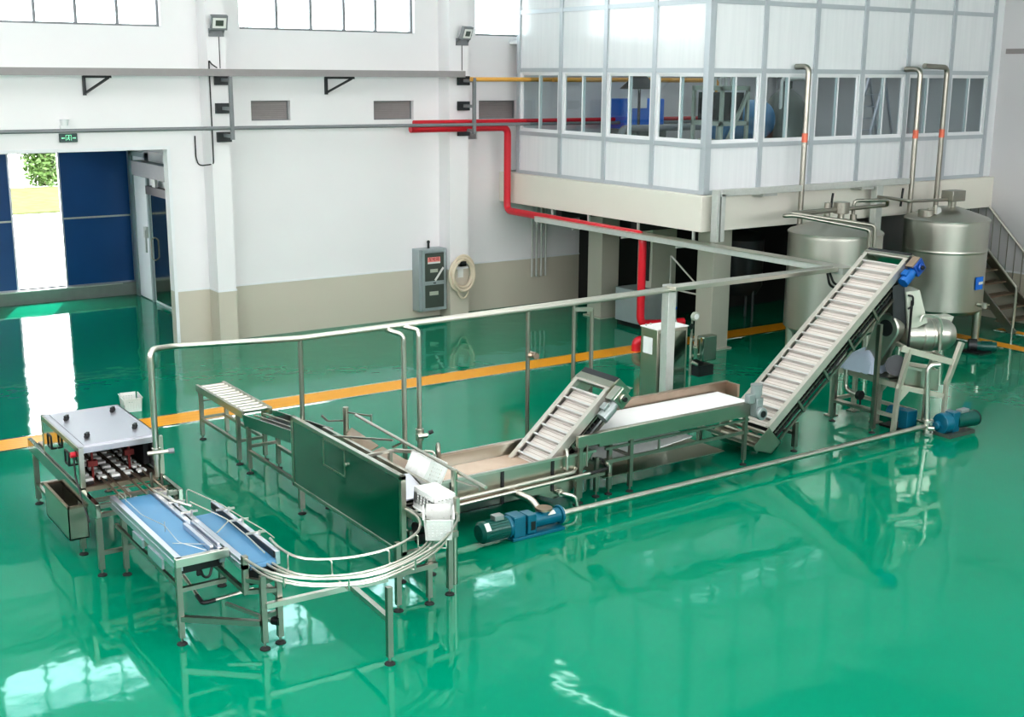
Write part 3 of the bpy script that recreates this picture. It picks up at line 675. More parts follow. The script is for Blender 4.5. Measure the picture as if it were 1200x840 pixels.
# ------------------------------------------------------------------ tanks
def tank(cx, cy, r, zb, zt, lb, legs):
    t = thing('storage_tank', lb, 'tank', (cx, cy, 0), 'large steel tanks')
    MB().lathe([(0, zb-.12), (r*.4, zb-.10), (r*.9, zb-.02), (r, zb+.06), (r, zb+.08), (r, zb+(zt-zb)*.65), (r, zb+(zt-zb)*.66), (r+.006, zb+(zt-zb)*.665), (r+.006, zb+(zt-zb)*.675), (r, zb+(zt-zb)*.68), (r, zb+(zt-zb)*.69), (r, zt-.09), (r, zt-.07), (r-.004, zt-.01)], (cx, cy, 0), 72).build('shell', TANKM, t)
    MB().lathe([(r+.012, zt-.03), (r+.014, zt), (r-.02, zt+.03), (r*.6, zt+.13), (.2, zt+.22), (0, zt+.22)], (cx, cy, 0), 72).build('cone_lid', TANKM, t)
    for a in legs:
        x, y = cx+(r-.08)*math.cos(a), cy+(r-.08)*math.sin(a)
        MB().cyl((x, y, 0), (x, y, zb+.1), .07, .085, 14).cyl((x, y, 0), (x, y, .02), .11).build('leg', SHEET, t)
    return t
t1 = tank(16.75, 14.45, .81, .62, 2.36, 'left large round steel tank with a cone lid, behind the tall elevator', (-.4, 1.2, 2.7, 4.2))
t2 = tank(20.08, 14.62, .78, .62, 2.38, 'right large round steel tank with a small blue sign, beside the stairs', (-.85, .8, 2.3, 3.9))
def agitator(t, x, y, z0, z1, r, box=False):
    a = MB().cyl((x, y, z0), (x, y, z1-.16), .06, n=14)
    a = a.build('agitator_shaft', STEEL, t)
    (MB().box(x-r, y-r*.7, z1-.2, x+r, y+r*.7, z1) if box else MB().cyl((x, y, z1-.2), (x, y, z1), r, n=20)).build('agitator_drive', STEEL, a, bev=.01)
agitator(t1, 16.92, 14.5, 2.45, 2.86, .14)
agitator(t2, 20.05, 14.5, 2.50, 2.92, .19, True)
MB().cyl((16.62, 14.55, 2.45), (16.62, 14.55, 2.86), .055).build('vent_stub', STEEL, t1)
MB().cyl((17.25, 14.5, 2.45), (17.25, 14.5, 2.62), .06).build('nozzle', STEEL, t1)
MB().cyl((17.15, 14.2, 2.42), (17.15, 14.2, 2.52), .09).build('nozzle', STEEL, t1)
m2 = MB().cyl((19.55, 14.68, 2.42), (19.55, 14.68, 2.56), .17, n=24).build('manway', STEEL, t2)
MB().bar((19.40, 14.55, 2.60), (19.70, 14.55, 2.60), .03).cyl((19.55, 14.5, 2.5), (19.55, 14.5, 2.66), .03).build('clamp', STEELB, m2)
MB().cyl((19.62, 14.52, 2.55), (19.62, 14.48, 2.55), .08, n=18).build('gauge', WHITEP, t2)
a = -1.5
c = Vector((20.08+.79*math.cos(a), 14.62+.79*math.sin(a), 1.225)); n_ = Vector((math.cos(a), math.sin(a), 0)); u_ = Vector((-n_.y, n_.x, 0))
sg = MB().obox(c, u_*.12, n_*.006, Vector((0, 0, .12))).build('sign', BLUEB, t2)
MB().obox(c+n_*.008+u_*.04, u_*.07, n_*.002, Vector((0, 0, .025))).build('sign_mark', WHITEP, sg)
c = Vector((20.08+.80*math.cos(a), 14.62+.80*math.sin(a), .82))
MB().cyl(c, c+n_*.14, .04).cyl(c+n_*.14+Vector((0, 0, -.05)), c+n_*.14+Vector((0, 0, .05)), .05).bar(c+n_*.14, c+n_*.14+u_*.16, .025).build('outlet_valve', STEELB, t2)
t = thing('pipe_loop', 'pair of thin steel pipes bent over and down the front of the left tank', 'pipe', (16.6, 14.0, 2.5))
MB().tube([(17.9, 14.5, 2.74), (15.45, 14.5, 2.70), (15.55, 14.3, 2.72), (16.52, 13.52, 2.50), (16.53, 13.50, 1.2)], .032, .08, 10).build('pipe', STEEL, t)
MB().tube([(17.3, 14.55, 2.62), (17.3, 14.55, 2.86), (17.9, 14.3, 2.86), (18.15, 14.5, 2.74), (15.65, 14.5, 2.74), (16.68, 13.55, 2.56), (16.69, 13.52, 1.2)], .032, .08, 10).build('pipe', STEEL, t)
single(MB().tube([(18.95, 15.40, 2.78), (18.75, 14.9, 2.80), (18.75, 14.5, 2.78), (19.95, 14.5, 2.75), (19.95, 14.5, 2.6)], .03, .08), 'process_pipe', STEEL, 'thin steel pipe running level from the duct drop to the right tank lid', 'pipe')
# ------------------------------------------------------------------ stairs on the right wall
t = thing('metal_staircase', 'open metal stairs with brown treads rising along the right wall', 'stairs', (22.4, 15.4, 0))
sl = .93
def SZ(y): return (y-14.17)*sl
for x in (21.85, 22.85):
    MB().bar((x, 14.12, 0), (x, 16.5, SZ(16.5)), .04, .16).build('stringer', STEEL, t)
for k in range(8):
    y = 14.36+k*.235; MB().box(21.87, y-.02, SZ(y)-.0, 22.83, y+.22, SZ(y)+.03).build('tread', BRONZE, t)
for x, y0 in ((21.85, 14.16), (22.93, 13.9)):
    MB().tube([(x, y0, SZ(y0)+.94), (x, 16.4, SZ(16.4)+.94)], .028, 0, 8).build('handrail', STEELB, t)
    MB().tube([(x, y0, SZ(y0)+.94), (x, y0, 0)], .028, 0, 8).build('post', STEELB, t)
b = MB()
for k in range(12):
    y = 14.2+k*.19; MB().cyl((22.9, y, SZ(y)), (22.9, y, SZ(y)+.93), .01, n=6).build('baluster', STEEL, t)
# small motor on the floor beyond the crusher
def motor(parent_name, label, p, q, r, m, cat='motor'):
    p, q = Vector(p), Vector(q); d = (q-p).normalized()
    t = thing(parent_name, label, cat, (p.x, p.y, 0))
    b = MB().cyl(p, q, r, n=22); side = d.cross(Vector((0, 0, 1))).normalized()
    for i in range(18):
        a = 2*PI*i/18; e = side*math.cos(a)+Vector((0, 0, 1))*math.sin(a)
        b.obox((p*.6+q*.4)+e*(r+.006), d*(q-p).length*.33, e*.008, d.cross(e)*.003)
    b.build('housing', m, t)
    MB().cyl(p-d*.05, p+d*.04, r*1.06, n=22).build('fan_cover', m, t)
    return t, d, side
t, d, s_ = motor('small_pump', 'small dark green motor pump on the floor beyond the crusher, by the right tank', (19.98, 13.30, .12), (19.78, 13.52, .12), .085, GREENM, 'pump')
MB().box(19.55, 13.3, 0, 19.95, 13.7, .04).build('base', BLACK, t); MB().cyl((19.78, 13.52, .13), (19.68, 13.63, .13), .12).build('pump_head', DARKST, t)

# ================================================================== OVERHEAD PIPE
t = thing('overhead_pipe', 'long level steel pipe on slim posts crossing the hall above the production line', 'pipe', (8, 12.4, 0))
yp_ = 12.4
MB().tube([(3.85, 12.2, .86), (3.85, 12.2, 2.225), (4.15, yp_, 2.185), (5.6, yp_, 2.105), (9.2, yp_, 2.118), (14.36, yp_, 2.19)], .033, .10, 12).build('main_pipe', STEELB, t)
MB().tube([(6.2, 12.48, 2.10), (14.34, 12.46, 2.19)], .026, 0, 10).build('second_pipe', STEELB, t)
for x, z0 in ((5.61, .82), (8.735, 0)): MB().cyl((x, yp_, z0), (x, yp_, 2.10), .027, n=12).cyl((x, yp_, z0), (x, yp_, z0+.015), .05, n=12).build('post', STEEL, t)
for x, y in ((9.464, 12.4), (9.68, 12.3)): MB().cyl((x, y, 0), (x, y, 2.10 if y > 12.35 else 2.05), .028, n=12).build('post', STEEL, t)
MB().bar((9.464, 12.4, 2.04), (9.68, 12.3, 2.04), .05).build('post_bracket', STEEL, t)
for p in ([(6.72, 12.44, 2.10), (6.73, 12.35, 2.07), (6.85, 12.25, 2.03), (6.85, 12.25, .1)], [(6.91, 12.42, 2.10), (7.06, 12.28, 2.06), (7.06, 12.26, 2.0), (7.06, 12.26, .1)]):
    MB().tube(p, .03, .07, 12).build('drop_pipe', STEELB, t)
v = MB().cyl((7.06, 12.26, .71), (7.06, 12.26, .85), .05, n=12).ball((7.06, 12.26, .78), .055, n=12).cyl((7.0, 12.2, .78), (7.12, 12.18, .78), .03, n=10).build('valve', STEELB, t)
MB().cyl((7.15, 12.2, .80), (7.2, 12.18, .82), .025, n=8).build('valve_knob', BLACK, v)
MB().cyl((8.735, yp_, 1.52), (8.82, yp_-.04, 1.52), .04, n=10).cyl((8.80, yp_-.1, 1.52), (8.80, yp_+.04, 1.52), .045, n=12).build('valve', BRONZE, t)
v = MB().cyl((3.85, 12.2, 1.05), (3.85, 12.2, 1.17), .045, n=12).cyl((3.75, 12.18, 1.13), (3.96, 12.15, 1.13), .022, n=8).build('valve', STEELB, t)
MB().cyl((3.96, 12.15, 1.13), (4.02, 12.14, 1.13), .03, n=8).build('valve_knob', GREYP, v)

# ================================================================== HOODED MACHINE
t = thing('filling_machine', 'stainless conveyor machine with a square hood and four black knobs on its lid', 'machine', (3.55, 13.2, 0))
for x0, x1 in ((3.10, 3.15), (3.95, 4.0)):
    MB().box(x0, 11.86, .64, x1, 14.62, .79).build('side_rail', MIRROR, t, bev=.006)
hz = 1.225
b = MB().box(3.13, 12.46, hz-.02, 3.99, 13.95, hz)
b.box(3.13, 12.44, hz-.065, 3.99, 12.46, hz).box(3.13, 13.93, .80, 3.99, 13.95, hz).box(3.97, 12.46, .80, 3.99, 13.95, hz)
hd = b.build('hood', HOODM, t, bev=.004)
MB().box(3.20, 12.50, hz, 3.92, 13.91, hz+.008).build('lid', HOODM, hd)
MB().box(3.12, 12.42, .80, 3.17, 12.47, hz).box(3.95, 12.42, .80, 4.0, 12.47, hz).box(3.12, 13.92, .80, 3.16, 13.96, hz).box(3.12, 12.44, hz-.05, 3.14, 13.95, hz).build('corner_post', SHEET, t)
MB().box(3.125, 12.47, .80, 3.135, 13.92, hz-.05).build('side_door', MIRROR2, t)
for x, y in ((3.30, 13.55), (3.30, 12.75), (3.83, 13.62), (3.83, 12.82)):
    MB().obox((x, y, hz+.035), (.022, .03, 0), (-.012, .008, 0), (0, 0, .03)).cyl((x-.03, y-.03, hz+.03), (x+.03, y+.03, hz+.03), .014, n=8).build('lid_knob', BLACK, t)
for y in (13.4, 12.7):
    MB().tube([(3.12, y-.07, 1.0), (3.07, y-.07, 1.0), (3.07, y-.07, 1.14), (3.07, y+.07, 1.14), (3.07, y+.07, 1.0), (3.07, y-.07, 1.0)], .012, .02, 8).build('side_handle', BLACK, t)
MB().cyl((3.12, 12.56, 1.13), (3.07, 12.56, 1.13), .03).build('red_button', REDB, t)
MB().tube([(3.10, 12.55, 1.1), (3.09, 12.5, .9), (3.11, 12.3, .62), (3.12, 12.2, .5)], .01, .05, 6).build('cable', BLACK, t)
for x in (3.145, 3.96):
    for y in (11.95, 12.62, 14.5): leg(t, x, y, .70, .055)
b = MB()
for z in (.755, .66): b.box(3.14, 11.88, z-.02, 3.97, 11.93, z+.02)
for y in (12.2, 12.62, 13.3, 14.5): b.box(3.14, y-.02, .70, 3.97, y+.02, .74)
for y in (11.95, 14.5): b.box(3.14, y-.02, .22, 3.97, y+.02, .26)
for x in (3.145, 3.96): b.box(x-.02, 12.62, .22, x+.02, 14.5, .26)
b.build('crossbar', STEEL, t)
b = MB()
for x in (3.36, 3.44, 3.60, 3.68, 3.80): b.bar((x, 11.80, .835), (x, 14.4, .835), .018, .018)
for y in (11.95, 12.15, 12.35): b.bar((3.30, y, .82), (3.86, y, .82), .014, .014)
b.build('guide_rod', BRONZE, t)
MB().box(3.17, 12.45, .74, 3.94, 14.4, .79).build('drip_tray', BRONZE, t)
for x in (3.24, 3.38, 3.52, 3.66, 3.80):
    ch = MB().box(x-.035, 12.5, .80, x+.035, 14.3, .815).build('carrier_lane', BLACK, t)
    for k in range(9): MB().box(x-.045, 12.55+k*.17, .815, x+.045, 12.64+k*.17, .845).build('carrier_plate', WHITEP, ch, bev=.006)
for x, y in ((3.30, 12.62), (3.74, 12.8), (3.86, 13.2), (3.30, 13.3)): MB().box(x-.05, y-.03, .96, x+.05, y+.03, 1.02).cyl((x, y, .80), (x, y, 1.12), .014, n=8).build('nozzle_holder', NOZR, t)
MB().box(3.90, 12.8, .82, 3.96, 13.9, 1.15).build('inner_panel', DARKST, t)
MB().cyl((3.75, 12.1, .70), (3.75, 12.1, .95), .014, n=8).cyl((3.86, 12.1, .7), (3.86, 12.1, .92), .014, n=8).build('stand_rod', STEEL, t)
# trough under the left rail
o = MB().box(3.00, 12.56, .20, 3.012, 13.50, .56).box(3.19, 12.56, .20, 3.202, 13.50, .56).box(3.0, 12.56, .20, 3.2, 12.572, .56).box(3.0, 13.49, .20, 3.2, 13.50, .56).box(3.0, 12.56, .20, 3.2, 13.5, .215).build('side_trough', SHEET, t)
MB().box(2.99, 12.55, .55, 3.02, 13.51, .575).box(3.18, 12.55, .55, 3.21, 13.51, .575).box(3.0, 12.55, .55, 3.2, 12.58, .575).box(3.0, 13.48, .55, 3.2, 13.51, .575).build('rim', BRONZE, o)

# ================================================================== BLUE BELT CONVEYORS
def wire(t, pts, r=.0035): MB().tube(pts, r, .05, 6).build('guide_wire', WIREW, t)
t = thing('belt_conveyor', 'blue belt conveyor leading from the hooded machine, left of the pair', 'conveyor', (3.5, 10.9, 0), 'blue belt conveyors')
MB().box(3.33, 10.05, .785, 3.66, 11.86, .80).cyl((3.33, 10.06, .76), (3.66, 10.06, .76), .038).cyl((3.33, 11.84, .76), (3.66, 11.84, .76), .038).build('belt', BELTB, t)
for x0, x1 in ((3.27, 3.325), (3.665, 3.715)): MB().box(x0, 9.98, .70, x1, 11.95, .825).box(x0-.006, 9.98, .745, x1+.006, 11.95, .775).build('side_rail', ALU, t, bev=.004)
MB().box(3.255, 9.96, .745, 3.75, 10.02, .825).build('end_bar', STEELB, t, bev=.004)
MB().box(3.29, 10.02, .66, 3.70, 10.05, .745).build('end_plate', BLACK, t)
MB().box(3.33, 10.1, .70, 3.66, 11.8, .73).build('slide_bed', DARKST, t)
for x, y in ((3.285, 10.0), (3.36, 11.83), (3.70, 11.83)): leg(t, x, y, .745, .05)
MB().box(3.265, 10.0, .54, 3.295, 11.8, .58).box(3.285, 9.98, .50, 3.72, 10.02, .54).box(3.36, 11.81, .28, 3.70, 11.85, .32).build('lower_bar', STEEL, t)
MB().bar((3.285, 10.0, .25), (3.84, 9.52, .25), .05).build('tie_bar', STEEL, t)
MB().tube([px(215, 674, Z=.29), px(238, 707, Z=.29), px(297, 690, Z=.29)], .018, .06, 8).build('tie_rod', STEELB, t)
MB().tube([px(231, 698, Z=.29), px(238, 707, Z=.29), px(252, 703, Z=.29)], .021, .05, 8).build('corner_cap', BLACK, t)
MB().box(3.255, 10.35, .60, 3.275, 10.75, .70).box(3.255, 10.9, .62, 3.275, 11.2, .70).build('cover_plate', ALU, t)
MB().box(3.60, 10.05, .80, 3.64, 10.75, .85).box(3.675, 10.05, .825, 3.70, 10.75, .86).build('chain_guide', ALU, t, bev=.004)
MB().tube([(3.5, 10.04, .66), (3.52, 10.02, .58), (3.58, 10.03, .57), (3.62, 10.06, .66)], .012, .03, 6).box(3.47, 10.03, .60, 3.51, 10.06, .66).build('cable', BLACK, t)
b = []
wire(t, [(3.345, 11.86, .86), (3.36, 11.2, .84), (3.43, 10.75, .86), (3.42, 10.35, .83), (3.56, 10.02, .83)])
wire(t, [(3.36, 10.34, .835), (3.50, 10.25, .83), (3.69, 10.10, .83)])
wire(t, [(3.33, 11.83, .82), (3.33, 11.83, .90), (3.36, 11.70, .90), (3.36, 11.70, .82)])
wire(t, [(3.43, 10.75, .80), (3.43, 10.75, .90)])

t = thing('belt_conveyor', 'shorter blue belt conveyor, right of the pair, feeding the curved guide rails', 'conveyor', (3.95, 10.4, 0), 'blue belt conveyors')
MB().box(3.815, 9.66, .745, 4.06, 11.10, .76).cyl((3.815, 9.67, .72), (4.06, 9.67, .72), .038).cyl((3.815, 11.08, .72), (4.06, 11.08, .72), .038).build('belt', BELTB, t)
MB().box(3.755, 9.66, .70, 3.81, 11.98, .80).box(3.75, 9.66, .74, 3.815, 11.98, .765).build('side_rail', ALU, t, bev=.004)
MB().box(4.065, 9.66, .70, 4.11, 11.25, .83).build('side_rail', ALU, t, bev=.004)
MB().box(4.055, 9.68, .765, 4.066, 11.22, .825).build('side_liner', BLACK, t)
MB().box(3.74, 9.62, .74, 3.80, 9.68, .78).build('rail_cap', STEELB, t)
MB().box(3.815, 9.7, .66, 4.06, 11.05, .69).build('slide_bed', DARKST, t)
MB().box(3.80, 9.62, .58, 4.06, 9.66, .72).build('end_plate', BLACK, t)
leg(t, 3.865, 9.50, .70); leg(t, 4.03, 9.54, .70); leg(t, 4.06, 11.03, .70)
MB().box(3.74, 9.62, .50, 3.79, 9.67, .86).bar((3.765, 9.64, .52), (3.765, 11.0, .52), .04).bar((3.765, 9.64, .52), (4.03, 9.54, .52), .04).bar((3.865, 9.5, .64), (4.03, 9.54, .64), .04).bar((3.765, 9.64, .64), (3.865, 9.5, .64), .04).bar((4.06, 11.03, .46), (4.03, 9.54, .46), .035).build('lower_bar', STEEL, t)
MB().bar((3.84, 9.52, .30), (4.03, 9.56, .30), .04).bar((3.70, 9.98, .30), (4.0, 9.56, .20), .03).build('brace', STEEL, t)
MB().cyl((3.98, 9.58, .22), (4.02, 9.52, .22), .04).build('rubber_stop', BLACK, t)
for y in (10.85, 10.5, 10.1): MB().bar((4.16, y, .86), (3.98, y+.03, .86), .018, .018).cyl((4.10, y, .78), (4.10, y, .88), .012, n=8).build('guide_bracket', STEELB, t)
for y in (11.7, 11.35, 11.0): MB().bar((3.84, y, .85), (3.68, y+.02, .85), .018, .018).cyl((3.78, y, .78), (3.78, y, .87), .012, n=8).build('guide_bracket', STEELB, t)
wire(t, [(3.66, 11.75, .87), (3.72, 11.35, .87), (3.82, 11.1, .87)], .012)
wire(t, [(3.86, 11.35, .80), (3.86, 11.35, .97), (4.02, 10.8, .93), (4.05, 10.5, .92), (4.12, 10.05, .90), (4.14, 9.85, .88)], .006)
wire(t, [(3.84, 11.2, .88), (3.98, 10.6, .86), (3.99, 10.1, .84), (3.98, 9.7, .82)], .006)
wire(t, [(3.82, 10.45, .80), (3.98, 10.55, .86)], .007)

# ================================================================== CURVED GUIDE RAILS
def spline(pts, n=8):
    P = [Vector(p) for p in pts]; out = []
    for i in range(len(P)-1):
        a, b, c, d = P[max(i-1, 0)], P[i], P[i+1], P[min(i+2, len(P)-1)]
        for k in range(n):
            u = k/n; out.append(.5*((2*b)+(c-a)*u+(2*a-5*b+4*c-d)*u*u+(3*b-a-3*c+d)*u**3))
    return out+[P[-1]]
t = thing('curved_guide_rail', 'U-shaped set of bent steel guide rails joining the blue belt to the dumping conveyor', 'guide rail', (4.7, 9.1, 0))
zi = .82
inner = [(4.14, 9.95), (4.12, 9.70), (4.16, 9.40), (4.34, 9.22), (4.66, 9.12), (5.02, 9.16), (5.36, 9.36), (5.54, 9.66), (5.56, 9.95)]
outer = [(3.765, 9.66), (3.80, 9.36), (3.88, 9.14), (4.04, 8.94), (4.28, 8.79), (4.56, 8.71), (4.92, 8.79), (5.36, 9.0), (5.70, 9.28), (5.93, 9.58), (6.02, 9.95)]
def off(pts, k): return [(i[0]*(1-k)+o[0]*k, i[1]*(1-k)+o[1]*k) for i, o in pts]
m = 24
def resample(pts):
    s = spline([(x, y, 0) for x, y in pts], 12); L = [0]
    for a, b in zip(s, s[1:]): L.append(L[-1]+(b-a).length)
    out = []; j = 0
    for i in range(m+1):
        d = L[-1]*i/m
        while j < len(L)-2 and L[j+1] < d: j += 1
        f = (d-L[j])/max(L[j+1]-L[j], 1e-6); out.append(s[j].lerp(s[j+1], f))
    return out
ri, ro = resample(inner), resample(outer)
MB().tube([p+Vector((0, 0, .84)) for p in ri], .014, 0, 8).build('guide_tube', STEELB, t)
MB().tube([p+Vector((0, 0, .83)) for p in ro], .014, 0, 8).build('guide_tube', STEELB, t)
for k, z in ((.30, .735), (.44, .735), (.72, .735), (.84, .735)):
    MB().tube([a.lerp(b, k)+Vector((0, 0, z)) for a, b in zip(ri, ro)], .012, 0, 8).build('carrier_tube', STEELB, t)
for i in (4, 8, 13, 17):
    a, b = ri[i], ro[i]
    MB().tube([a+Vector((0, 0, .84)), a.lerp(b, .12)+Vector((0, 0, .84)), a.lerp(b, .12)+Vector((0, 0, .72)), a.lerp(b, .9)+Vector((0, 0, .72)), b+Vector((0, 0, .72)), b+Vector((0, 0, .83))], .008, .02, 6).build('rail_bracket', STEELB, t)
MB().bar((3.88, 9.48, .42), (5.06, 9.42, .42), .05).build('support_beam', STEELB, t)
MB().bar((4.70, 9.45, .42), (4.655, 8.66, .42), .05).build('support_beam', STEELB, t)
leg(t, 4.653, 8.638, .72)
leg(t, 5.24, 9.54, .70)
MB().bar((5.10, 9.47, .42), (5.62, 9.46, .42), .05).build('support_beam', STEEL, t)
# ================================================================== CRATES
def crate_mesh(L=.42, W=.27, H=.21):
    """open plastic crate, long axis Y, slotted tapered walls"""
    b = MB(); tp = .018
    def wall(p0, p1, n):  # p0,p1: lower corners; walls lean outward along n
        p0, p1, n = Vector(p0), Vector(p1), Vector(n)
        def P(u, z): return p0.lerp(p1, u)+n*(tp*z/H)+Vector((0, 0, z))
        e = (p1-p0).normalized()
        def strip(u0, u1, z0, z1, th=.006):
            q = [P(u0, z0), P(u1, z0), P(u1, z1), P(u0, z1)]; b.prism(q, n*th)
        strip(0, 1, 0, .045); strip(0, 1, H-.05, H)
        for z in (.053, .079, .105, .131): strip(0, 1, z, z+.021)
        for u in (0, .13, .30, .47, .64, .81, .90): strip(u, min(1, u+.10), .045, H-.05)
        strip(0, 1, H-.012, H, .016)
    w, l = W/2-tp, L/2-tp
    wall((-w, -l, 0), (w, -l, 0), (0, -1, 0)); wall((w, l, 0), (-w, l, 0), (0, 1, 0)); wall((w, -l, 0), (w, l, 0), (1, 0, 0)); wall((-w, l, 0), (-w, -l, 0), (-1, 0, 0))
    b.box(-w, -l, 0, w, l, .006)
    for i in range(5): b.box(-w, -l+.04+i*(2*l-.08)/5, -.004, w, -l+.06+i*(2*l-.08)/5, .001)
    b.box(-w+.03, -l-.004, H-.055, -w+.04, -l, H-.05)
    return b
cr = crate_mesh().build('plastic_crate', WHITEP)
tag(cr, 'open white plastic crate standing on the curved guide rails, seen from above', 'crate', 'white plastic crates')
cr.location = (5.62, 9.42, .752); cr.rotation_euler = (0, 0, -.53)
def place_crate(loc, rot, label):
    c = cr.copy(); C.objects.link(c); c.location = loc; c.rotation_euler = rot; c['label'] = label; return c
place_crate((5.84, 9.86, 1.015), (PI, 0, -.03), 'upside-down white plastic crate behind the open one at the end of the curved rails')
place_crate(px(489, 546, Z=1.04)+Vector((.0, 0, 0)), Matrix(((.45, 0, .89), (0, -1, 0), (.89, 0, -.45))).to_euler(), 'white plastic crate tipped on its side above the wash tank end')
place_crate((5.37, 18.1, 0), (0, 0, -.12), 'white plastic crate on the floor behind the hooded machine')

# ================================================================== DUMPING CONVEYOR
t = thing('dumping_conveyor', 'crate conveyor behind a large flat mirror-like steel side panel', 'conveyor', (5.78, 11.3, 0))
pn = MB().box(5.555, 10.03, .36, 5.575, 12.56, 1.14).build('side_panel', MIRROR, t)
MB().box(5.545, 10.0, 1.12, 5.60, 12.60, 1.165).box(5.545, 10.0, .33, 5.60, 12.60, .375).box(5.545, 10.0, .33, 5.60, 10.05, 1.165).box(5.545, 12.555, .33, 5.60, 12.60, 1.165).build('panel_frame', SHEET, t, bev=.004)
MB().box(5.549, 11.25, .80, 5.556, 11.76, .815).box(5.549, 11.25, 1.10, 5.556, 11.76, 1.112).box(5.549, 11.24, .80, 5.556, 11.255, 1.11).box(5.549, 11.75, .80, 5.556, 11.765, 1.11).build('door_seam', SHEET, pn)
MB().cyl((5.55, 11.2, .96), (5.53, 11.2, .96), .02).build('door_knob', STEELB, pn)
for x in (5.60, 5.95):
    for y in (12.48, 10.12): leg(t, x, y, .78, .06)
leg(t, 5.57, 9.52, .72); leg(t, 5.85, 9.60, .76)
MB().box(5.60, 9.60, .74, 5.64, 12.56, .82).box(5.93, 9.60, .74, 5.97, 12.56, .98).build('side_rail', SHEET, t)
MB().box(5.64, 10.0, .74, 5.93, 12.5, .76).build('bed', DARKST, t)
for k in range(26):
    y = 9.72+k*.11; MB().cyl((5.645, y, .80), (5.925, y, .80), .016, n=8).build('chain_roller', STEELB if k % 3 else BLACK, t)
MB().box(5.60, 12.46, .28, 5.95, 12.5, .32).box(5.60, 10.1, .28, 5.95, 10.14, .32).box(5.94, 10.1, .28, 5.97, 12.5, .32).box(5.60, 9.56, .60, 5.93, 9.60, .66).box(5.62, 9.98, .48, 5.93, 10.02, .58).build('lower_bar', STEEL, t)
MB().cyl((5.66, 9.95, .62), (5.90, 9.95, .62), .06).cyl((5.70, 9.97, .50), (5.80, 9.97, .50), .07).build('drive', BLACK, t)
for y, z in ((12.15, 1.30), (9.80, 1.205)):
    MB().cyl((6.03, y, 0), (6.03, y, z), .032, n=12).build('post', SHEET, t)
MB().cyl((6.08, 12.0, 1.235), (6.08, 9.30, 1.15), .018, n=10).build('guard_bar', STEELB, t)
b = MB().bar((6.03, 12.15, 1.24), (6.20, 11.85, 1.24), .016).bar((6.20, 11.85, 1.26), (6.20, 11.85, 1.15), .016).bar((6.03, 12.15, 1.14), (5.85, 12.25, 1.14), .016).bar((5.85, 12.25, 1.14), (5.80, 12.3, 1.2), .02)
b.build('arm', STEEL, t); b = MB()
b.bar((6.03, 9.8, 1.10), (6.10, 9.45, 1.10), .014).bar((6.10, 9.45, 1.16), (6.10, 9.45, 1.06), .014).build('arm', STEEL, t)
MB().box(5.99, 11.05, .84, 6.03, 11.09, 1.08).bar((5.60, 11.15, 1.03), (6.05, 11.05, 1.07), .03).bar((6.05, 11.05, 1.07), (6.35, 10.85, 1.05), .035).tube([(6.33, 10.88, 1.06), (6.40, 10.80, 1.06), (6.40, 10.80, .86)], .014, .04).bar((5.66, 11.75, 1.12), (6.06, 11.1, 1.17), .02).bar((6.06, 11.1, 1.09), (6.08, 10.9, 1.2), .02).build('guide_arm', STEELB, t)
MB().prism([(5.98, 12.05, 1.0), (6.12, 12.2, 1.02), (6.20, 11.7, .92), (5.98, 11.6, .88)], (.006, .004, .012)).prism([(6.0, 11.5, .93), (6.2, 11.6, .93), (6.45, 10.7, .74), (6.02, 10.4, .80)], (.004, .004, .012)).build('chute_plate', BRONZE, t)
MB().prism([(5.62, 10.10, .86), (5.92, 10.10, .86), (5.92, 10.5, .98), (5.62, 10.5, .98)], (0, .004, .012)).build('slide_plate', ALU, t)

# ================================================================== ROLLER CONVEYOR + INCLINE
t = thing('roller_conveyor', 'short roller conveyor on four legs at the far left end of the crate line', 'conveyor', (5.9, 15.2, 0))
for x in (5.695, 6.075): MB().box(x-.02, 14.40, .68, x+.02, 16.06, .775).build('side_rail', SHEET, t, bev=.004)
for k in range(12): MB().cyl((5.715, 14.5+k*.135, .745), (6.055, 14.5+k*.135, .745), .028, n=14).build('roller', STEELB, t)
for x in (5.705, 6.065):
    for y in (15.96, 14.62): leg(t, x, y, .69, .05)
b = MB()
for x in (5.705, 6.065): b.bar((x, 15.96, .30), (x, 14.62, .30), .04)
for y in (15.96, 14.62): b.bar((5.705, y, .32), (6.065, y, .32), .035)
b.bar((5.705, 15.96, .56), (6.065, 15.96, .56), .02).build('crossbar', STEEL, t)
t = thing('inclined_conveyor', 'short rising conveyor with deep side plates between the rollers and the mirror-like panel', 'conveyor', (5.88, 13.6, 0))
for x in (5.675, 6.085):
    MB().prism([(x-.012, 14.36, .745), (x-.012, 12.62, .925), (x-.012, 12.62, .77), (x-.012, 14.30, .60)], (.024, 0, 0)).build('side_plate', MIRROR, t)
for x in (5.80, 5.93): MB().bar((x, 14.30, .73), (x, 12.65, .90), .02).build('slide_rod', STEELB, t)
MB().prism([(5.69, 14.33, .66), (5.69, 12.64, .83), (5.69, 12.64, .82), (5.69, 14.33, .65)], (.38, 0, 0)).build('bed', DARKST, t)
for x in (5.675, 6.07): leg(t, x, 14.20, .62, .05)
MB().bar((5.675, 14.2, .36), (6.07, 14.2, .36), .035).bar((5.675, 14.2, .30), (5.675, 12.7, .30), .04).bar((6.07, 14.2, .30), (6.07, 12.7, .30), .04).build('crossbar', STEEL, t)

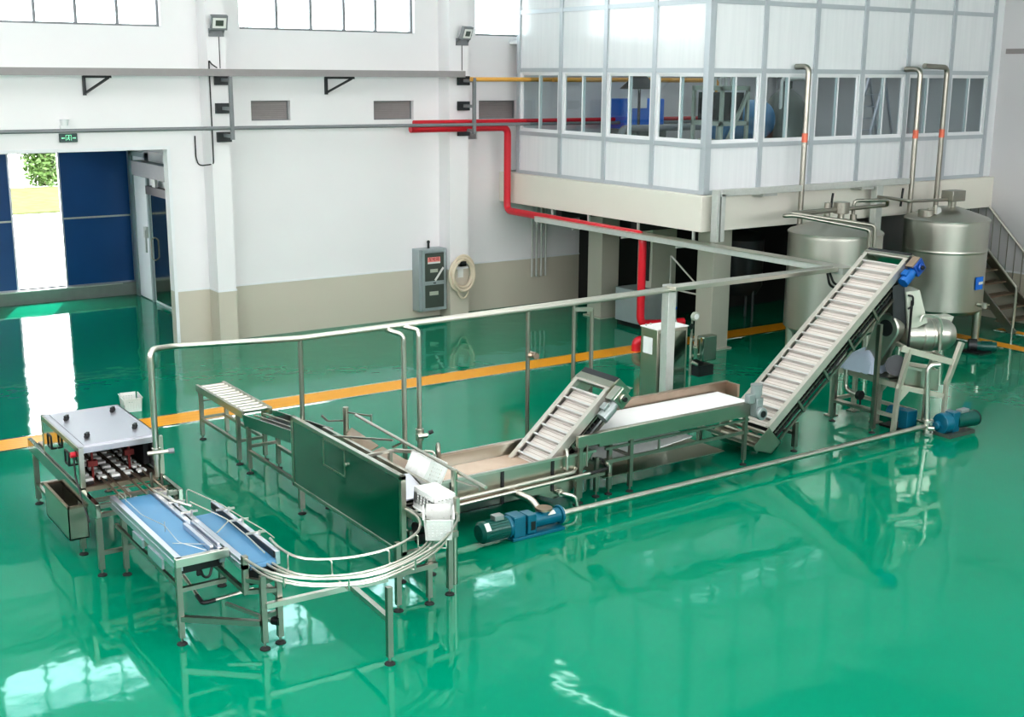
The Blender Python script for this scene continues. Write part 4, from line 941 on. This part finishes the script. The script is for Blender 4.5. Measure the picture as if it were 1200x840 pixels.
# ================================================================== WASH TANK
t = thing('wash_tank', 'long open stainless wash tank with a sloped end, fed by the dumping conveyor', 'wash tank', (7.6, 11.45, 0))
y0, y1, zr = 11.03, 11.88, .61
side = [(6.47, zr), (8.77, zr), (8.40, .14), (8.16, .12), (7.95, .2), (6.47, .2)]
MB().prism([(x, y0, z) for x, z in side], (0, .012, 0)).prism([(x, y1-.012, z) for x, z in side], (0, .012, 0)).build('side_wall', SHEET, t)
b = MB().box(6.47, y0, .2, 6.482, y1, zr).box(6.47, y0, .2, 7.95, y1, .212)
b.prism([(8.77, y0, zr), (8.758, y0, zr), (8.39, y0, .14), (8.40, y0, .14)], (0, y1-y0, 0)).box(8.16, y0, .12, 8.40, y1, .14).build('floor_plate', SHEET, t)
MB().box(6.45, y0-.02, zr-.015, 8.78, y0+.02, zr+.012).box(6.45, y1-.02, zr-.015, 8.60, y1+.02, zr+.012).box(6.45, y0, zr-.015, 6.49, y1, zr+.012).build('rim', STEELB, t)
for x in (6.75, 7.43, 8.14, 8.515): MB().box(x-.02, y0-.012, .2 if x < 8 else .22, x+.02, y0, zr-.02).build('rib', DARKST, t)
for x, y in ((6.55, y0+.03), (8.455, 10.96), (8.83, 11.07), (6.55, y1-.05), (8.45, y1+.02)): leg(t, x, y, .34 if x < 8.8 else .5, .045)
MB().box(8.40, 10.93, .31, 8.86, 10.98, .35).build('leg_tie', STEEL, t)
MB().tube([(6.60, 10.95, .395), (8.40, 10.95, .425), (8.48, 11.02, .44)], .022, .05).build('spray_pipe', STEELB, t)
MB().tube([(6.60, 10.93, .335), (8.62, 10.93, .375)], .022, 0).build('spray_pipe', STEELB, t)
MB().box(6.50, 10.96, .34, 8.3, 10.99, .37).build('pipe_rest', BRONZE, t)
MB().tube([(8.62, 10.93, .375), (8.85, 10.95, .38), (8.95, 11.0, .36), (8.93, 11.08, .46), (8.80, 11.1, .48)], .02, .06, 8).build('black_hose', RUBBER, t)
MB().tube([(8.31, 11.02, .47), (8.31, 10.97, .46), (8.31, 10.97, .66), (8.35, 11.03, .69), (8.38, 11.1, .66), (8.38, 11.1, .5)], .02, .05).build('overflow_pipe', STEELB, t)
MB().tube([(7.06, 11.82, .45), (7.06, 11.82, .70), (7.09, 11.88, .76), (7.12, 11.94, .70), (7.12, 11.94, .45)], .026, .05).build('overflow_pipe', STEEL, t)
MB().tube([(7.55, 11.03, .33), (7.57, 10.92, .33), (7.63, 10.72, .30), (7.64, 10.60, .22), (7.64, 10.56, .15)], .042, .1, 12).build('outlet_elbow', STEELB, t)
MB().tube([(8.22, 11.03, .20), (8.22, 10.93, .20), (8.36, 10.86, .16), (8.38, 10.85, .02)], .026, .06).cyl((8.22, 10.95, .20), (8.22, 10.98, .20), .045).build('drain_elbow', STEELB, t)
single(MB().box(6.50, y0+.015, .44, 8.60, y1-.015, .455), 'wash_water', WATERB, 'still brownish water lying in the long wash tank', 'water', kind='stuff')

# ================================================================== PUMP AND FLOOR PIPE
t = thing('screw_pump', 'teal screw pump with a dark green motor on the floor beside the wash tank', 'pump', (7.3, 10.5, 0))
ay, az = 10.5, .15
mt = MB().cyl((6.80, ay, az), (7.12, ay, az), .115, n=26).build('motor', GREENM, t)
b = MB()
for i in range(22):
    a = 2*PI*i/22; e = Vector((0, math.cos(a), math.sin(a))); b.obox(Vector((6.98, ay, az))+e*.118, (.13, 0, 0), e*.006, Vector((1, 0, 0)).cross(e)*.003)
b.build('cooling_fin', GREENM, mt)
MB().lathe([(0, -.04), (.09, -.035), (.122, 0), (.122, .05)], (6.80, ay, az), 26, 'X').build('fan_cover', GREENM, mt)
MB().obox((6.83, ay-.09, az+.085), (.03, 0, 0), (0, .03, .035), (0, -.003, .003)).build('rating_plate', WHITEP, mt)
MB().box(6.95, ay-.05, az+.11, 7.07, ay+.05, az+.17).build('terminal_box', LGREY, mt, bev=.008)
MB().cyl((7.12, ay, az), (7.17, ay, az), .125, n=24).box(7.17, ay-.10, .03, 7.33, ay+.10, az+.125).build('gearbox', TEALM, t, bev=.012)
MB().cyl((7.33, ay, az), (7.37, ay, az), .07).build('coupling', BLACK, t)
MB().box(7.36, ay-.09, .04, 7.48, ay+.09, az+.11).cyl((7.48, ay, az), (7.84, ay, az), .085, n=22).cyl((7.84, ay, az), (7.87, ay, az), .11, n=24).cyl((7.64, ay, az+.05), (7.64, ay, az+.10), .07).build('pump_body', TEALM, t, bev=.008)
MB().box(7.40, ay-.094, .08, 7.46, ay-.088, .18).build('inspection_window', BLACK, t)
MB().cyl((7.64, ay, az+.10), (7.64, ay, az+.125), .095, n=20).build('inlet_flange', BRONZE, t)
MB().obox((7.70, ay-.055, az+.07), (.05, 0, 0), (0, .02, .016), (0, -.003, .003)).build('rating_plate', CREAM, t)
MB().box(7.15, ay-.11, 0, 7.86, ay+.11, .035).build('base_frame', TEALM, t, bev=.004)
single(MB().cyl((7.872, ay, az), (7.90, ay, az), .08, n=20).tube([(7.89, ay, az), (11.5, 10.53, .135), (14.45, 10.56, .13)], .038, 0, 12), 'transfer_pipe', STEELB, 'long pale pipe lying low over the floor from the teal pump to the crusher', 'pipe')

# ================================================================== INCLINED ELEVATORS
def elevator(name, label, xb, zb, ang, L, ya, yb, th, ncl, head, mt):
    """ya near side, yb far side; (xb,zb) start of the top edge; u runs up the slope"""
    t = thing(name, label, 'elevator', (xb, (ya+yb)/2, 0))
    u = Vector((math.cos(ang), 0, math.sin(ang))); w = Vector((-math.sin(ang), 0, math.cos(ang))); v = Vector((0, 1, 0)); o = Vector((xb, 0, zb))
    def P(s, y, h): return o+u*s+v*y+w*h
    def slab(mb, s0, s1, y0, y1, h0, h1): return mb.obox(P((s0+s1)/2, (y0+y1)/2, (h0+h1)/2), u*(s1-s0)/2, v*(y1-y0)/2, w*(h1-h0)/2)
    rw = .07
    for y in (ya, yb-rw):
        b = slab(MB(), 0, L, y, y+rw, -.02, .0); yo = y if y == ya else yb-.012
        slab(b, 0, L, yo, yo+.012, -.11, -.02); b.build('side_rail', RAILM, t)
        slab(MB(), .05, L, y+.01, y+.035, -th, -th+.035).build('lower_rail', STEEL, t)
    slab(MB(), .02, L-.17, ya+rw, yb-rw, -.075, -.065).build('belt', SLATM, t)
    slab(MB(), .05, L-.1, ya+.05, yb-.05, -th+.05, -th+.08).build('return_belt', RUBBER, t)
    slab(MB(), .05, L-.05, ya+.03, ya+.05, -th+.13, -th+.145).build('return_guide', STEEL, t)
    rb = MB(); n = int(L/.07)
    for i in range(n): slab(rb, .08+i*.07, .095+i*.07, ya+.045, ya+.065, -th+.06, -.11)
    rb.build('return_slat', DARKST, t)['kind'] = 'stuff'
    for i in range(ncl):
        s = .10+(L-.26)*(i+.3)/(ncl-.7)
        slab(MB(), s-.012, s+.012, ya+rw-.005, yb-rw+.005, -.065, -.008).build('cleat', CLEATM, t)
    fl = MB()
    for i in range(int((L-.2)/.05)): slab(fl, .06+i*.05, .064+i*.05, ya+rw+.02, yb-rw-.02, -.066, -.062)
    fl.build('belt_joint', JOINT, t)['kind'] = 'stuff'
    slab(MB(), L-.03, L, ya+.07, yb-.07, -.03, .004).build('top_bar', RAILM, t)
    k = max(2, int(L/.62))
    for i in range(1, k+1):
        s = L*i/(k+.6); slab(MB(), s-.02, s+.02, ya-.005, ya+.03, -th, -.1).build('brace', STEEL, t)
    # discharge head
    h = MB()
    for y in (ya-.01, yb-.01): h.prism([P(L-.08, y, .01), P(L+head, y, -.03), P(L+head+.02, y, -th*.9), P(L-.08, y, -th)], (0, .02, 0))
    h.prism([P(L, ya, .012), P(L+head, ya, -.028), P(L+head+.02, ya, -th*.9), P(L+head+.01, ya, -th*.9), P(L+head-.01, ya, -.036), P(L, ya, .004)], (0, yb-ya, 0))
    h.build('head_box', SHEET, t)
    slab(MB(), L, L+head, ya+.01, yb-.01, -.035, -.01).build('head_cover', DARKST, t)
    # drive: gearbox block on the near side plus motor pointing down the slope
    g0 = P(L-.02, ya-.09, -.14)
    gb = MB().obox(g0, u*.10, v*.07, w*.10).cyl(g0-v*.07, g0-v*.10, .06, n=18).build('gearbox', mt[0], t, bev=.012)
    MB().cyl(g0-v*.10, g0-v*.125, .03, n=14).build('shaft', BLACK, gb)
    mm = MB().cyl(g0-u*.10, g0-u*.15, .06, n=18).cyl(g0-u*.15, g0-u*.34, .078, n=20).build('motor', mt[1], t)
    MB().obox(g0-u*.22+w*.09, u*.05, v*.045, w*.02).build('terminal_box', mt[1], mm, bev=.006)
    MB().obox(g0+w*.11-u*.02, u*.10, v*.06, w*.012).build('gear_plate', mt[2], gb)
    return t, P, slab
A1 = math.radians(40.8)
t, P, slab = elevator('bucket_elevator', 'short inclined slatted elevator lifting out of the wash tank, with a grey motor', 8.02, .445, A1, 1.36, 11.12, 11.80, .30, 8, .17, (SHEET, LGREY, STEELB))
leg(t, 9.02, 11.06, .72, .05); leg(t, 9.02, 11.84, .72, .05)
MB().box(9.0, 11.06, .30, 9.04, 11.84, .34).box(8.85, 11.06, .42, 9.04, 11.09, .46).build('crossbar', STEEL, t)
MB().prism([P(1.40, 11.14, -.20), P(1.40, 11.78, -.20), P(1.60, 11.78, -.30), P(1.60, 11.14, -.30)], (0, 0, .008)).build('discharge_plate', STEELB, t)

A2 = math.radians(38.4)
t, P, slab = elevator('bucket_elevator', 'tall inclined slatted elevator rising to the crusher, with a blue motor at its top', 11.72, .435, A2, 3.34, 11.02, 11.80, .33, 19, .10, (BLUEM, BLUEM2, BRONZE))
MB().prism([P(-.02, 11.0, .01), P(-.38, 11.0, .01), P(-.38, 11.0, -.06), P(-.20, 11.0, -.33), P(.02, 11.0, -.33)], (0, .012, 0)).build('boot_side', SHEET, t)
MB().prism([P(-.02, 11.79, .01), P(-.38, 11.79, .01), P(-.38, 11.79, -.06), P(-.20, 11.79, -.33), P(.02, 11.79, -.33)], (0, .012, 0)).build('boot_side', SHEET, t)
MB().prism([P(-.20, 11.0, -.33), P(.02, 11.0, -.33), P(.02, 11.0, -.32), P(-.20, 11.0, -.32)], (0, .8, 0)).prism([P(-.38, 11.0, .01), P(-.38, 11.0, -.06), P(-.37, 11.0, -.06), P(-.37, 11.0, .01)], (0, .8, 0)).prism([P(-.38, 11.0, -.06), P(-.20, 11.0, -.33), P(-.19, 11.0, -.32), P(-.37, 11.0, -.06)], (0, .8, 0)).build('boot_plate', SHEET, t)
for i in range(4): slab(MB(), -.36+i*.1, -.33+i*.1, 11.03, 11.78, -.14, -.08).build('cleat', STEELB, t)
for y in (11.04, 11.78):
    leg(t, 13.86, y, 1.60, .06)
    leg(t, 12.25, y, .42, .06)
MB().box(13.83, 11.04, .30, 13.89, 11.78, .34).box(12.22, 11.04, .24, 12.28, 11.78, .28).build('crossbar', STEEL, t)

# ================================================================== SORTING TABLE
t = thing('sorting_table', 'white belt sorting table between the two slatted elevators', 'conveyor', (10.1, 11.42, 0))
MB().box(8.80, 11.06, .772, 11.50, 11.80, .785).cyl((8.80, 11.06, .735), (8.80, 11.80, .735), .045, n=18).cyl((11.48, 11.06, .735), (11.48, 11.80, .735), .045, n=18).build('belt', BELTW, t)
MB().prism([(8.85, 11.08, .46), (8.95, 11.08, .40), (9.3, 11.08, .39), (10.4, 11.08, .50), (10.4, 11.08, .51), (9.3, 11.08, .40), (8.95, 11.08, .415), (8.87, 11.08, .47)], (0, .70, 0)).build('return_belt', BELTW, t)
MB().box(8.47, 10.97, .70, 8.80, 11.02, .84).box(8.80, 10.98, .66, 11.42, 11.02, .84).box(8.80, 11.02, .825, 11.42, 11.06, .84).build('near_side', SHEET, t, bev=.004)
MB().box(9.0, 11.83, .66, 11.72, 11.87, .90).box(11.68, 11.60, .72, 11.72, 11.87, .90).box(9.0, 11.80, .895, 11.72, 11.87, .905).build('far_side', BRONZE, t, bev=.004)
for y in (10.995, 11.84):
    for x in (9.30, 11.24): leg(t, x, y, .68, .05)
    leg(t, 8.52, y, .70, .05)
MB().box(8.9, 10.98, .60, 11.3, 11.01, .63).box(8.9, 10.98, .43, 11.3, 11.01, .47).box(8.9, 11.83, .45, 11.3, 11.86, .48).box(11.22, 11.0, .3, 11.26, 11.84, .34).box(9.28, 11.0, .45, 9.32, 11.84, .48).build('frame_bar', STEEL, t)
for x in (9.75, 10.4): MB().box(x-.012, 10.98, .47, x+.012, 11.0, .60).build('strut', STEEL, t)
MB().box(8.9, 11.0, .24, 10.9, 11.84, .25).build('catch_tray', SHEET, t)
MB().cyl((8.93, 10.96, .42), (8.93, 11.0, .42), .025, n=10).cyl((8.93, 10.94, .33), (8.93, 10.94, .42), .014, n=8).build('tensioner', STEELB, t)
MB().box(8.475, 11.02, .30, 8.53, 11.06, .62).cyl((8.60, 10.96, .46), (8.60, 10.96, .72), .012, n=8).build('adjuster', STEEL, t)
g = MB().box(11.30, 10.86, .66, 11.42, 10.98, .92).cyl((11.36, 10.86, .72), (11.36, 10.80, .72), .085, n=20).build('gearbox', LGREY, t, bev=.012)
MB().cyl((11.36, 10.80, .72), (11.36, 10.79, .72), .045, n=16).build('shaft_cap', BLACK, g)
mm = MB().cyl((11.34, 10.92, .92), (11.34, 10.92, .98), .06, n=18).cyl((11.34, 10.92, .96), (11.34, 10.92, 1.07), .075, n=20).build('motor', LGREY, t)
MB().cyl((11.34, 10.92, 1.07), (11.34, 10.92, 1.10), .08, n=20).build('fan_cover', LGREY, mm)
MB().box(11.18, 10.88, .86, 11.29, 10.97, .98).build('terminal_box', LGREY, t, bev=.008)

# ================================================================== CRUSHER
t = thing('pulping_machine', 'grey steel pulping machine with hopper and drum on a splayed frame below the tall elevator', 'machine', (14.4, 10.9, 0))
A_ = Vector((14.05, 10.83, 0)); e_ = Vector((.877, -.481, 0)); n2 = Vector((.481, .877, 0))   # front edge direction, and away from it
def pp(x, y, o=0.):
    """photo point on the machine's upright plane, o metres behind its front face"""
    d = F+RT*((x-600)/FPX)+DN*((y-420)/FPX); E0 = Vector((0, 0, EYE)); q = A_+n2*o
    return E0+d*((q-E0).dot(n2)/d.dot(n2))
CF = FRAMES
fl_, fr_ = pp(1046, 508), pp(1105, 492); fr_.z = 0
for o in (0., .62):
    k = n2*o
    b = MB().bar(Vector((fl_.x, fl_.y, 0))+k, pp(1053, 455)+k, .06).bar(pp(1053, 458)+k, pp(1066, 409)+k, .06, .07)
    b.bar(pp(1056, 408)+k, pp(1119, 425)+k, .06, .085).bar(pp(1127, 401)+k, pp(1109, 450)+k, .06, .08).bar(pp(1109, 448)+k, fr_+k, .05, .055)
    b.bar(pp(1050, 452)+k, pp(1105, 464)+k, .05, .07).prism([pp(1054, 456)+k, pp(1066, 458)+k, pp(1052, 474)+k], n2*.04).build('frame_side', CF, t)
    for q in (fl_, fr_): MB().box(q.x+k.x-.08, q.y+k.y-.07, 0, q.x+k.x+.08, q.y+k.y+.07, .02).build('foot_plate', STEEL, t)
for y in (407, 425, 455): 
    q = pp(1060 if y != 425 else 1116, y); MB().bar(q, q+n2*.62, .05).build('frame_cross', CF, t)
# long low side running back under the elevator
for dx in (0, .5):
    MB().bar((14.08+dx, 12.0, 0), (14.08+dx, 12.0, .80), .06).bar((14.08+dx, 12.0, .75), (14.08+dx, 10.86, .72), .05, .08).bar((14.08+dx, 12.0, .26), (14.08+dx, 10.86, .26), .05).build('platform_side', CF, t)
    MB().box(14.0+dx, 11.93, 0, 14.16+dx, 12.07, .02).build('foot_plate', STEEL, t)
for z in (.26, .74): MB().bar((14.08, 12.0, z), (14.58, 12.0, z), .05).build('frame_cross', CF, t)
MB().box(14.06, 10.95, .76, 14.62, 11.95, .79).build('collecting_tray', STEEL, t)
dc = pp(1086, 392, .30); ax = e_.copy()
def drum(prof, m, name, par):
    b = MB(); n = 40; u = n2; v = Vector((0, 0, 1)); R_ = []
    for r, h in prof: R_.append([b.bm.verts.new(dc+ax*h+(u*math.cos(2*PI*i/n)+v*math.sin(2*PI*i/n))*max(r, 1e-4)) for i in range(n)])
    for A, B in zip(R_, R_[1:]):
        for j in range(n): b.bm.faces.new([A[j], A[(j+1) % n], B[(j+1) % n], B[j]])
    return b.build(name, m, par)
dr = drum([(0, .42), (.06, .415), (.15, .38), (.21, .31), (.225, .24), (.225, -.1), (.205, -.12), (.205, -.36), (0, -.38)], TANKM, 'drum', t)
drum([(.226, .02), (.238, .03), (.238, .06), (.226, .07)], STEELB, 'band', dr)
MB().tube([pp(1079, 377, .04), pp(1081, 369, .04), pp(1101, 372, .04), pp(1104, 380, .04), pp(1101, 412, .04)], .02, .07, 8).build('guard_rail', STEELB, t)
MB().prism([pp(1065, 388, .15), pp(1087, 378, .15), pp(1078, 340, .15), pp(1062, 342, .15)], n2*.34).build('hopper', CABWH, t)
MB().prism([pp(1047, 392, .2), pp(1062, 384, .2), pp(1060, 330, .2), pp(1046, 336, .2)], n2*.40).build('feed_chute', DARKST, t)
MB().bar(pp(1069, 352, .12), pp(1064, 410, .06), .025).tube([pp(1064, 346, .13), pp(1070, 347, .1), pp(1070, 358, .1), pp(1064, 362, .13)], .014, .03, 8).build('lever', BLACK, t)
MB().prism([pp(1082, 371, .5), pp(1118, 371, .5), pp(1112, 384, .5), pp(1090, 384, .5)], n2*.2).build('feed_funnel', CABWH, t)
MB().prism([pp(1062, 428, .1), pp(1101, 434, .1), pp(1099, 458, .1), pp(1060, 452, .1)], n2*.35).build('lower_chamber', SHEET, t)
MB().bar(pp(1063, 430, .02), pp(1080, 434, .02), .03).build('scraper', STEELB, t)
def capsule(x, ya, za, ra, yb, zb, rb, d, n=18):
    A = Vector((0, ya, za)); B = Vector((0, yb, zb)); e = (B-A).normalized(); f = Vector((0, -e.z, e.y)); P = []
    for i in range(n+1):
        a = -PI/2+PI*i/n; P.append(A+(-e*math.cos(a)+f*math.sin(a))*ra)
    for i in range(n+1):
        a = PI/2-PI*i/n; P.append(B+(e*math.cos(a)+f*math.sin(a))*rb)
    return [(x, p.y, p.z) for p in P]
MB().prism(capsule(14.12, 11.14, 1.50, .21, 11.36, 1.02, .15, 0), (.16, 0, 0)).build('belt_guard', TANKM, t, bev=.02)
MB().cyl((14.11, 11.14, 1.5), (14.118, 11.14, 1.5), .12, n=24).build('guard_opening', DARKST, t)
MB().cyl(pp(1050, 428, .12), pp(1050, 428, .3), .15, n=22).build('pulley', DARKST, t)
MB().tube([(14.06, 11.75, .78), (14.06, 11.75, .50), (14.06, 11.62, .44), (14.06, 11.48, .44)], .035, .08, 10).build('drain_pipe', STEELB, t)
MB().cyl((14.06, 11.50, .44), (14.06, 11.44, .44), .07, n=16).bar((14.06, 11.47, .44), (14.06, 11.45, .30), .02).build('drain_valve', BLACK, t)
bag = MB(); bx = bag.bm
g_ = bmesh.ops.create_grid(bx, x_segments=14, y_segments=14, size=.5)
for v in bx.verts:
    x, y = v.co.x, v.co.y; r = max(abs(x), abs(y))*2
    h = (1-r**3)*.36*(1-.25*(y+.5))+.012*math.sin(17*x+5*y)+.01*math.sin(23*y)
    v.co = Vector((14.18+x*.42, 11.53+y*.62, .80+max(h, 0)))
single(bag, 'plastic_bag', BAGM, 'pale blue-white plastic bag lying in a heap on the pulping machine frame', 'bag')
# pump at the end of the floor pipe
t = thing('transfer_pump', 'blue and green motor pump on the floor at the end of the long low pipe', 'pump', (14.8, 10.5, 0))
MB().box(14.55, 10.23, 0, 15.12, 10.52, .05).build('base', CABDK, t)
MB().cyl((14.5, 10.45, .15), (14.58, 10.45, .15), .06).cyl((14.56, 10.42, .18), (14.70, 10.40, .18), .15, n=24).box(14.7, 10.3, .05, 14.85, 10.5, .34).build('pump_body', TEALM, t, bev=.01)
mo = MB().cyl((14.84, 10.39, .19), (15.22, 10.33, .19), .115, n=24).build('motor', GREENM, t)
MB().lathe([(.05, 0), (.118, .0), (.118, .03), (.05, .03)], (15.2, 10.332, .19), 20, 'X').cyl((15.23, 10.33, .19), (15.235, 10.33, .19), .05).build('fan_grille', BLACK, mo)
MB().box(14.9, 10.32, .30, 15.08, 10.42, .35).build('terminal_box', LGREY, mo, bev=.006)
t = thing('riser_pipe', 'upright steel pipe with a bent top in front of the pulping machine', 'pipe', (14.32, 10.5, 0))
MB().tube([(14.44, 10.54, .06), pp(1087, 436, -.06), pp(1090, 428, -.06), pp(1101, 427, -.06)], .038, .09, 12).build('pipe', STEELB, t)
MB().cyl((14.44, 10.54, .20), (14.44, 10.54, .23), .08, n=16).cyl((14.44, 10.54, .04), (14.44, 10.54, .08), .06, n=12).cyl((14.40, 10.5, .12), (14.46, 10.44, .12), .03).build('flange', STEELB, t)
# small skid of pumps inside the frame
t = thing('gear_motor', 'dark blue gear motor inside the lower frame of the pulping machine', 'motor', (14.45, 10.9, 0))
MB().box(14.32, 10.80, .03, 14.54, 10.96, .30).cyl((14.43, 10.96, .2), (14.43, 11.2, .2), .11, n=20).build('body', TEALM, t, bev=.01); MB().box(14.27, 10.78, 0, 14.6, 11.25, .03).build('base', BLACK, t)

# ================================================================== STEEL CABINET, REGULATOR
t = thing('control_cabinet', 'upright stainless steel control cabinet behind the sorting table, white sheet on its side', 'cabinet', (11.54, 12.98, 0))
MB().box(11.26, 12.80, .06, 11.83, 13.16, 1.49).build('case', SHEET, t, bev=.006)
MB().box(11.25, 12.79, 1.49, 11.84, 13.17, 1.505).build('top', BELTW, t)
MB().box(11.28, 12.82, 0, 11.81, 13.14, .06).build('plinth', BLACK, t)
MB().box(11.254, 12.90, 1.12, 11.26, 13.10, 1.36).build('paper_sheet', BELTW, t)
MB().box(11.30, 12.793, .12, 11.79, 12.80, 1.44).build('door', MIRROR, t)
for x, y in ((11.30, 13.1), (11.40, 13.12)): MB().cyl((x, y, 1.505), (x, y, 1.53), .014, n=8).build('bolt', STEELB, t)
t = thing('pressure_regulator', 'steam pressure regulator with a round gauge and small steel box on a stand', 'regulator', (14.2, 15.05, 0))
MB().cyl((14.05, 15.1, .0), (14.05, 15.1, .72), .03, n=10).cyl((14.05, 15.1, .7), (14.05, 15.1, 1.0), .018, n=8).build('pole', STEEL, t)
MB().cyl((14.05, 15.06, 1.03), (14.05, 15.0, 1.03), .075, n=20).build('gauge', CABWH, t)
MB().cyl((14.05, 15.0, 1.03), (14.05, 14.995, 1.03), .05, n=18).build('gauge_face', BELTW, t)
MB().box(14.10, 14.86, .26, 14.42, 15.02, .70).build('box', MIRROR, t, bev=.02)
MB().box(14.06, 14.9, 0, 14.40, 15.12, .18).cyl((14.1, 15.1, .2), (14.3, 15.1, .2), .06).build('base_valve', DARKST, t)
MB().cyl((14.0, 15.06, .66), (14.0, 15.06, .30), .018, n=8).cyl((14.0, 15.06, .62), (14.06, 15.06, .62), .03).cyl((14.0, 15.06, .34), (14.06, 15.06, .34), .03).cyl((13.98, 15.0, .25), (14.08, 14.96, .2), .03).build('pipework', STEELB, t)
MB().cyl((14.05, 15.1, .86), (13.98, 15.06, .84), .04).build('needle_valve', BLACK, t)
t = thing('hand_valve', 'small valve with a blue cap behind the steel cabinet, right of its top', 'valve', (13.6, 15.6, 0))
MB().cyl((13.6, 15.6, 0), (13.6, 15.6, .70), .03).build('stem', STEEL, t); MB().cyl((13.6, 15.6, .70), (13.6, 15.6, .80), .05, .03).build('cap', BLUEB, t)

# ================================================================== LIGHT
def area(name, loc, rot, sx, sy, power, col=(1, 1, 1)):
    l = bpy.data.lights.new(name, 'AREA'); l.shape = 'RECTANGLE'; l.size = sx; l.size_y = sy; l.energy = power; l.color = col
    o = bpy.data.objects.new(name, l); C.objects.link(o); o.location = loc; o.rotation_euler = rot; return o
# high-bay strips under the roof
for k, (x, y) in enumerate([(15.9, 20.0), (15.9, 12.0), (15.9, 4.0), (9.5, 13.0), (9.5, 5.0), (3.0, 13.0), (3.0, 5.0)]):
    t = thing('strip_light', 'long strip light fixed under the hall roof', 'light', (x, y, ZC-.1), 'strip lights under the roof')
    MB().box(x-.08, y-1.5, ZC-.08, x+.08, y+1.5, ZC).build('fitting', PAINTW, t)
    MB().box(x-.06, y-1.46, ZC-.10, x+.06, y+1.46, ZC-.08).build('lens', STRIPL, t)
area('roof_fill', (7, 9, ZC-.15), (0, 0, 0), 14, 14, 1050, (1, .945, .935))  # added broad fill lamp; the ceiling has no skylight
area('daylight_fill_front', (8, -5.9, 6.2), (-PI/2-.25, 0, PI), 18, 3.2, 1500, (1, .95, .945))  # added fill lamp in place of daylight from windows behind the camera
area('daylight_fill_left', (-5.8, 9, 6.0), (0, -PI/2+.2, 0), 3, 16, 560, (1, .95, .945))  # added fill lamp in place of daylight from the left wall
area('room_fill', (18.5, 18.8, 5.5), (0, 0, 0), 6.5, 4.5, 70)  # added fill lamp beside the ceiling tubes
sun = bpy.data.lights.new('sun', 'SUN'); sun.energy = 12; sun.angle = .01; sun.color = (1, .96, .9)
so = bpy.data.objects.new('sun', sun); C.objects.link(so)
el = math.radians(56.5); dv = Vector((-.39*math.cos(el), -.92*math.cos(el), -math.sin(el)))
so.rotation_euler = dv.to_track_quat('-Z', 'Y').to_euler(); so.location = (12, 40, 20)
w = bpy.data.worlds.new('sky'); S.world = w; w.use_nodes = True
nt = w.node_tree; bg = nt.nodes['Background']
tc = nt.nodes.new('ShaderNodeTexCoord'); sp = nt.nodes.new('ShaderNodeSeparateXYZ'); rmp = nt.nodes.new('ShaderNodeValToRGB')
nt.links.new(tc.outputs['Generated'], sp.inputs[0]); nt.links.new(sp.outputs['Z'], rmp.inputs[0]); nt.links.new(rmp.outputs[0], bg.inputs[0])
rmp.color_ramp.elements[0].color = (1, .98, .97, 1); rmp.color_ramp.elements[1].color = (.84, .90, 1, 1)
bg.inputs[1].default_value = 13
S.view_settings.view_transform = 'Standard'; S.view_settings.look = 'Medium High Contrast'; S.view_settings.exposure = -.3
cy = S.cycles
cy.use_denoising = True; cy.max_bounces = 9; cy.diffuse_bounces = 4; cy.glossy_bounces = 4; cy.transmission_bounces = 4; cy.transparent_max_bounces = 16
cy.caustics_reflective = False; cy.caustics_refractive = False; cy.sample_clamp_indirect = 6
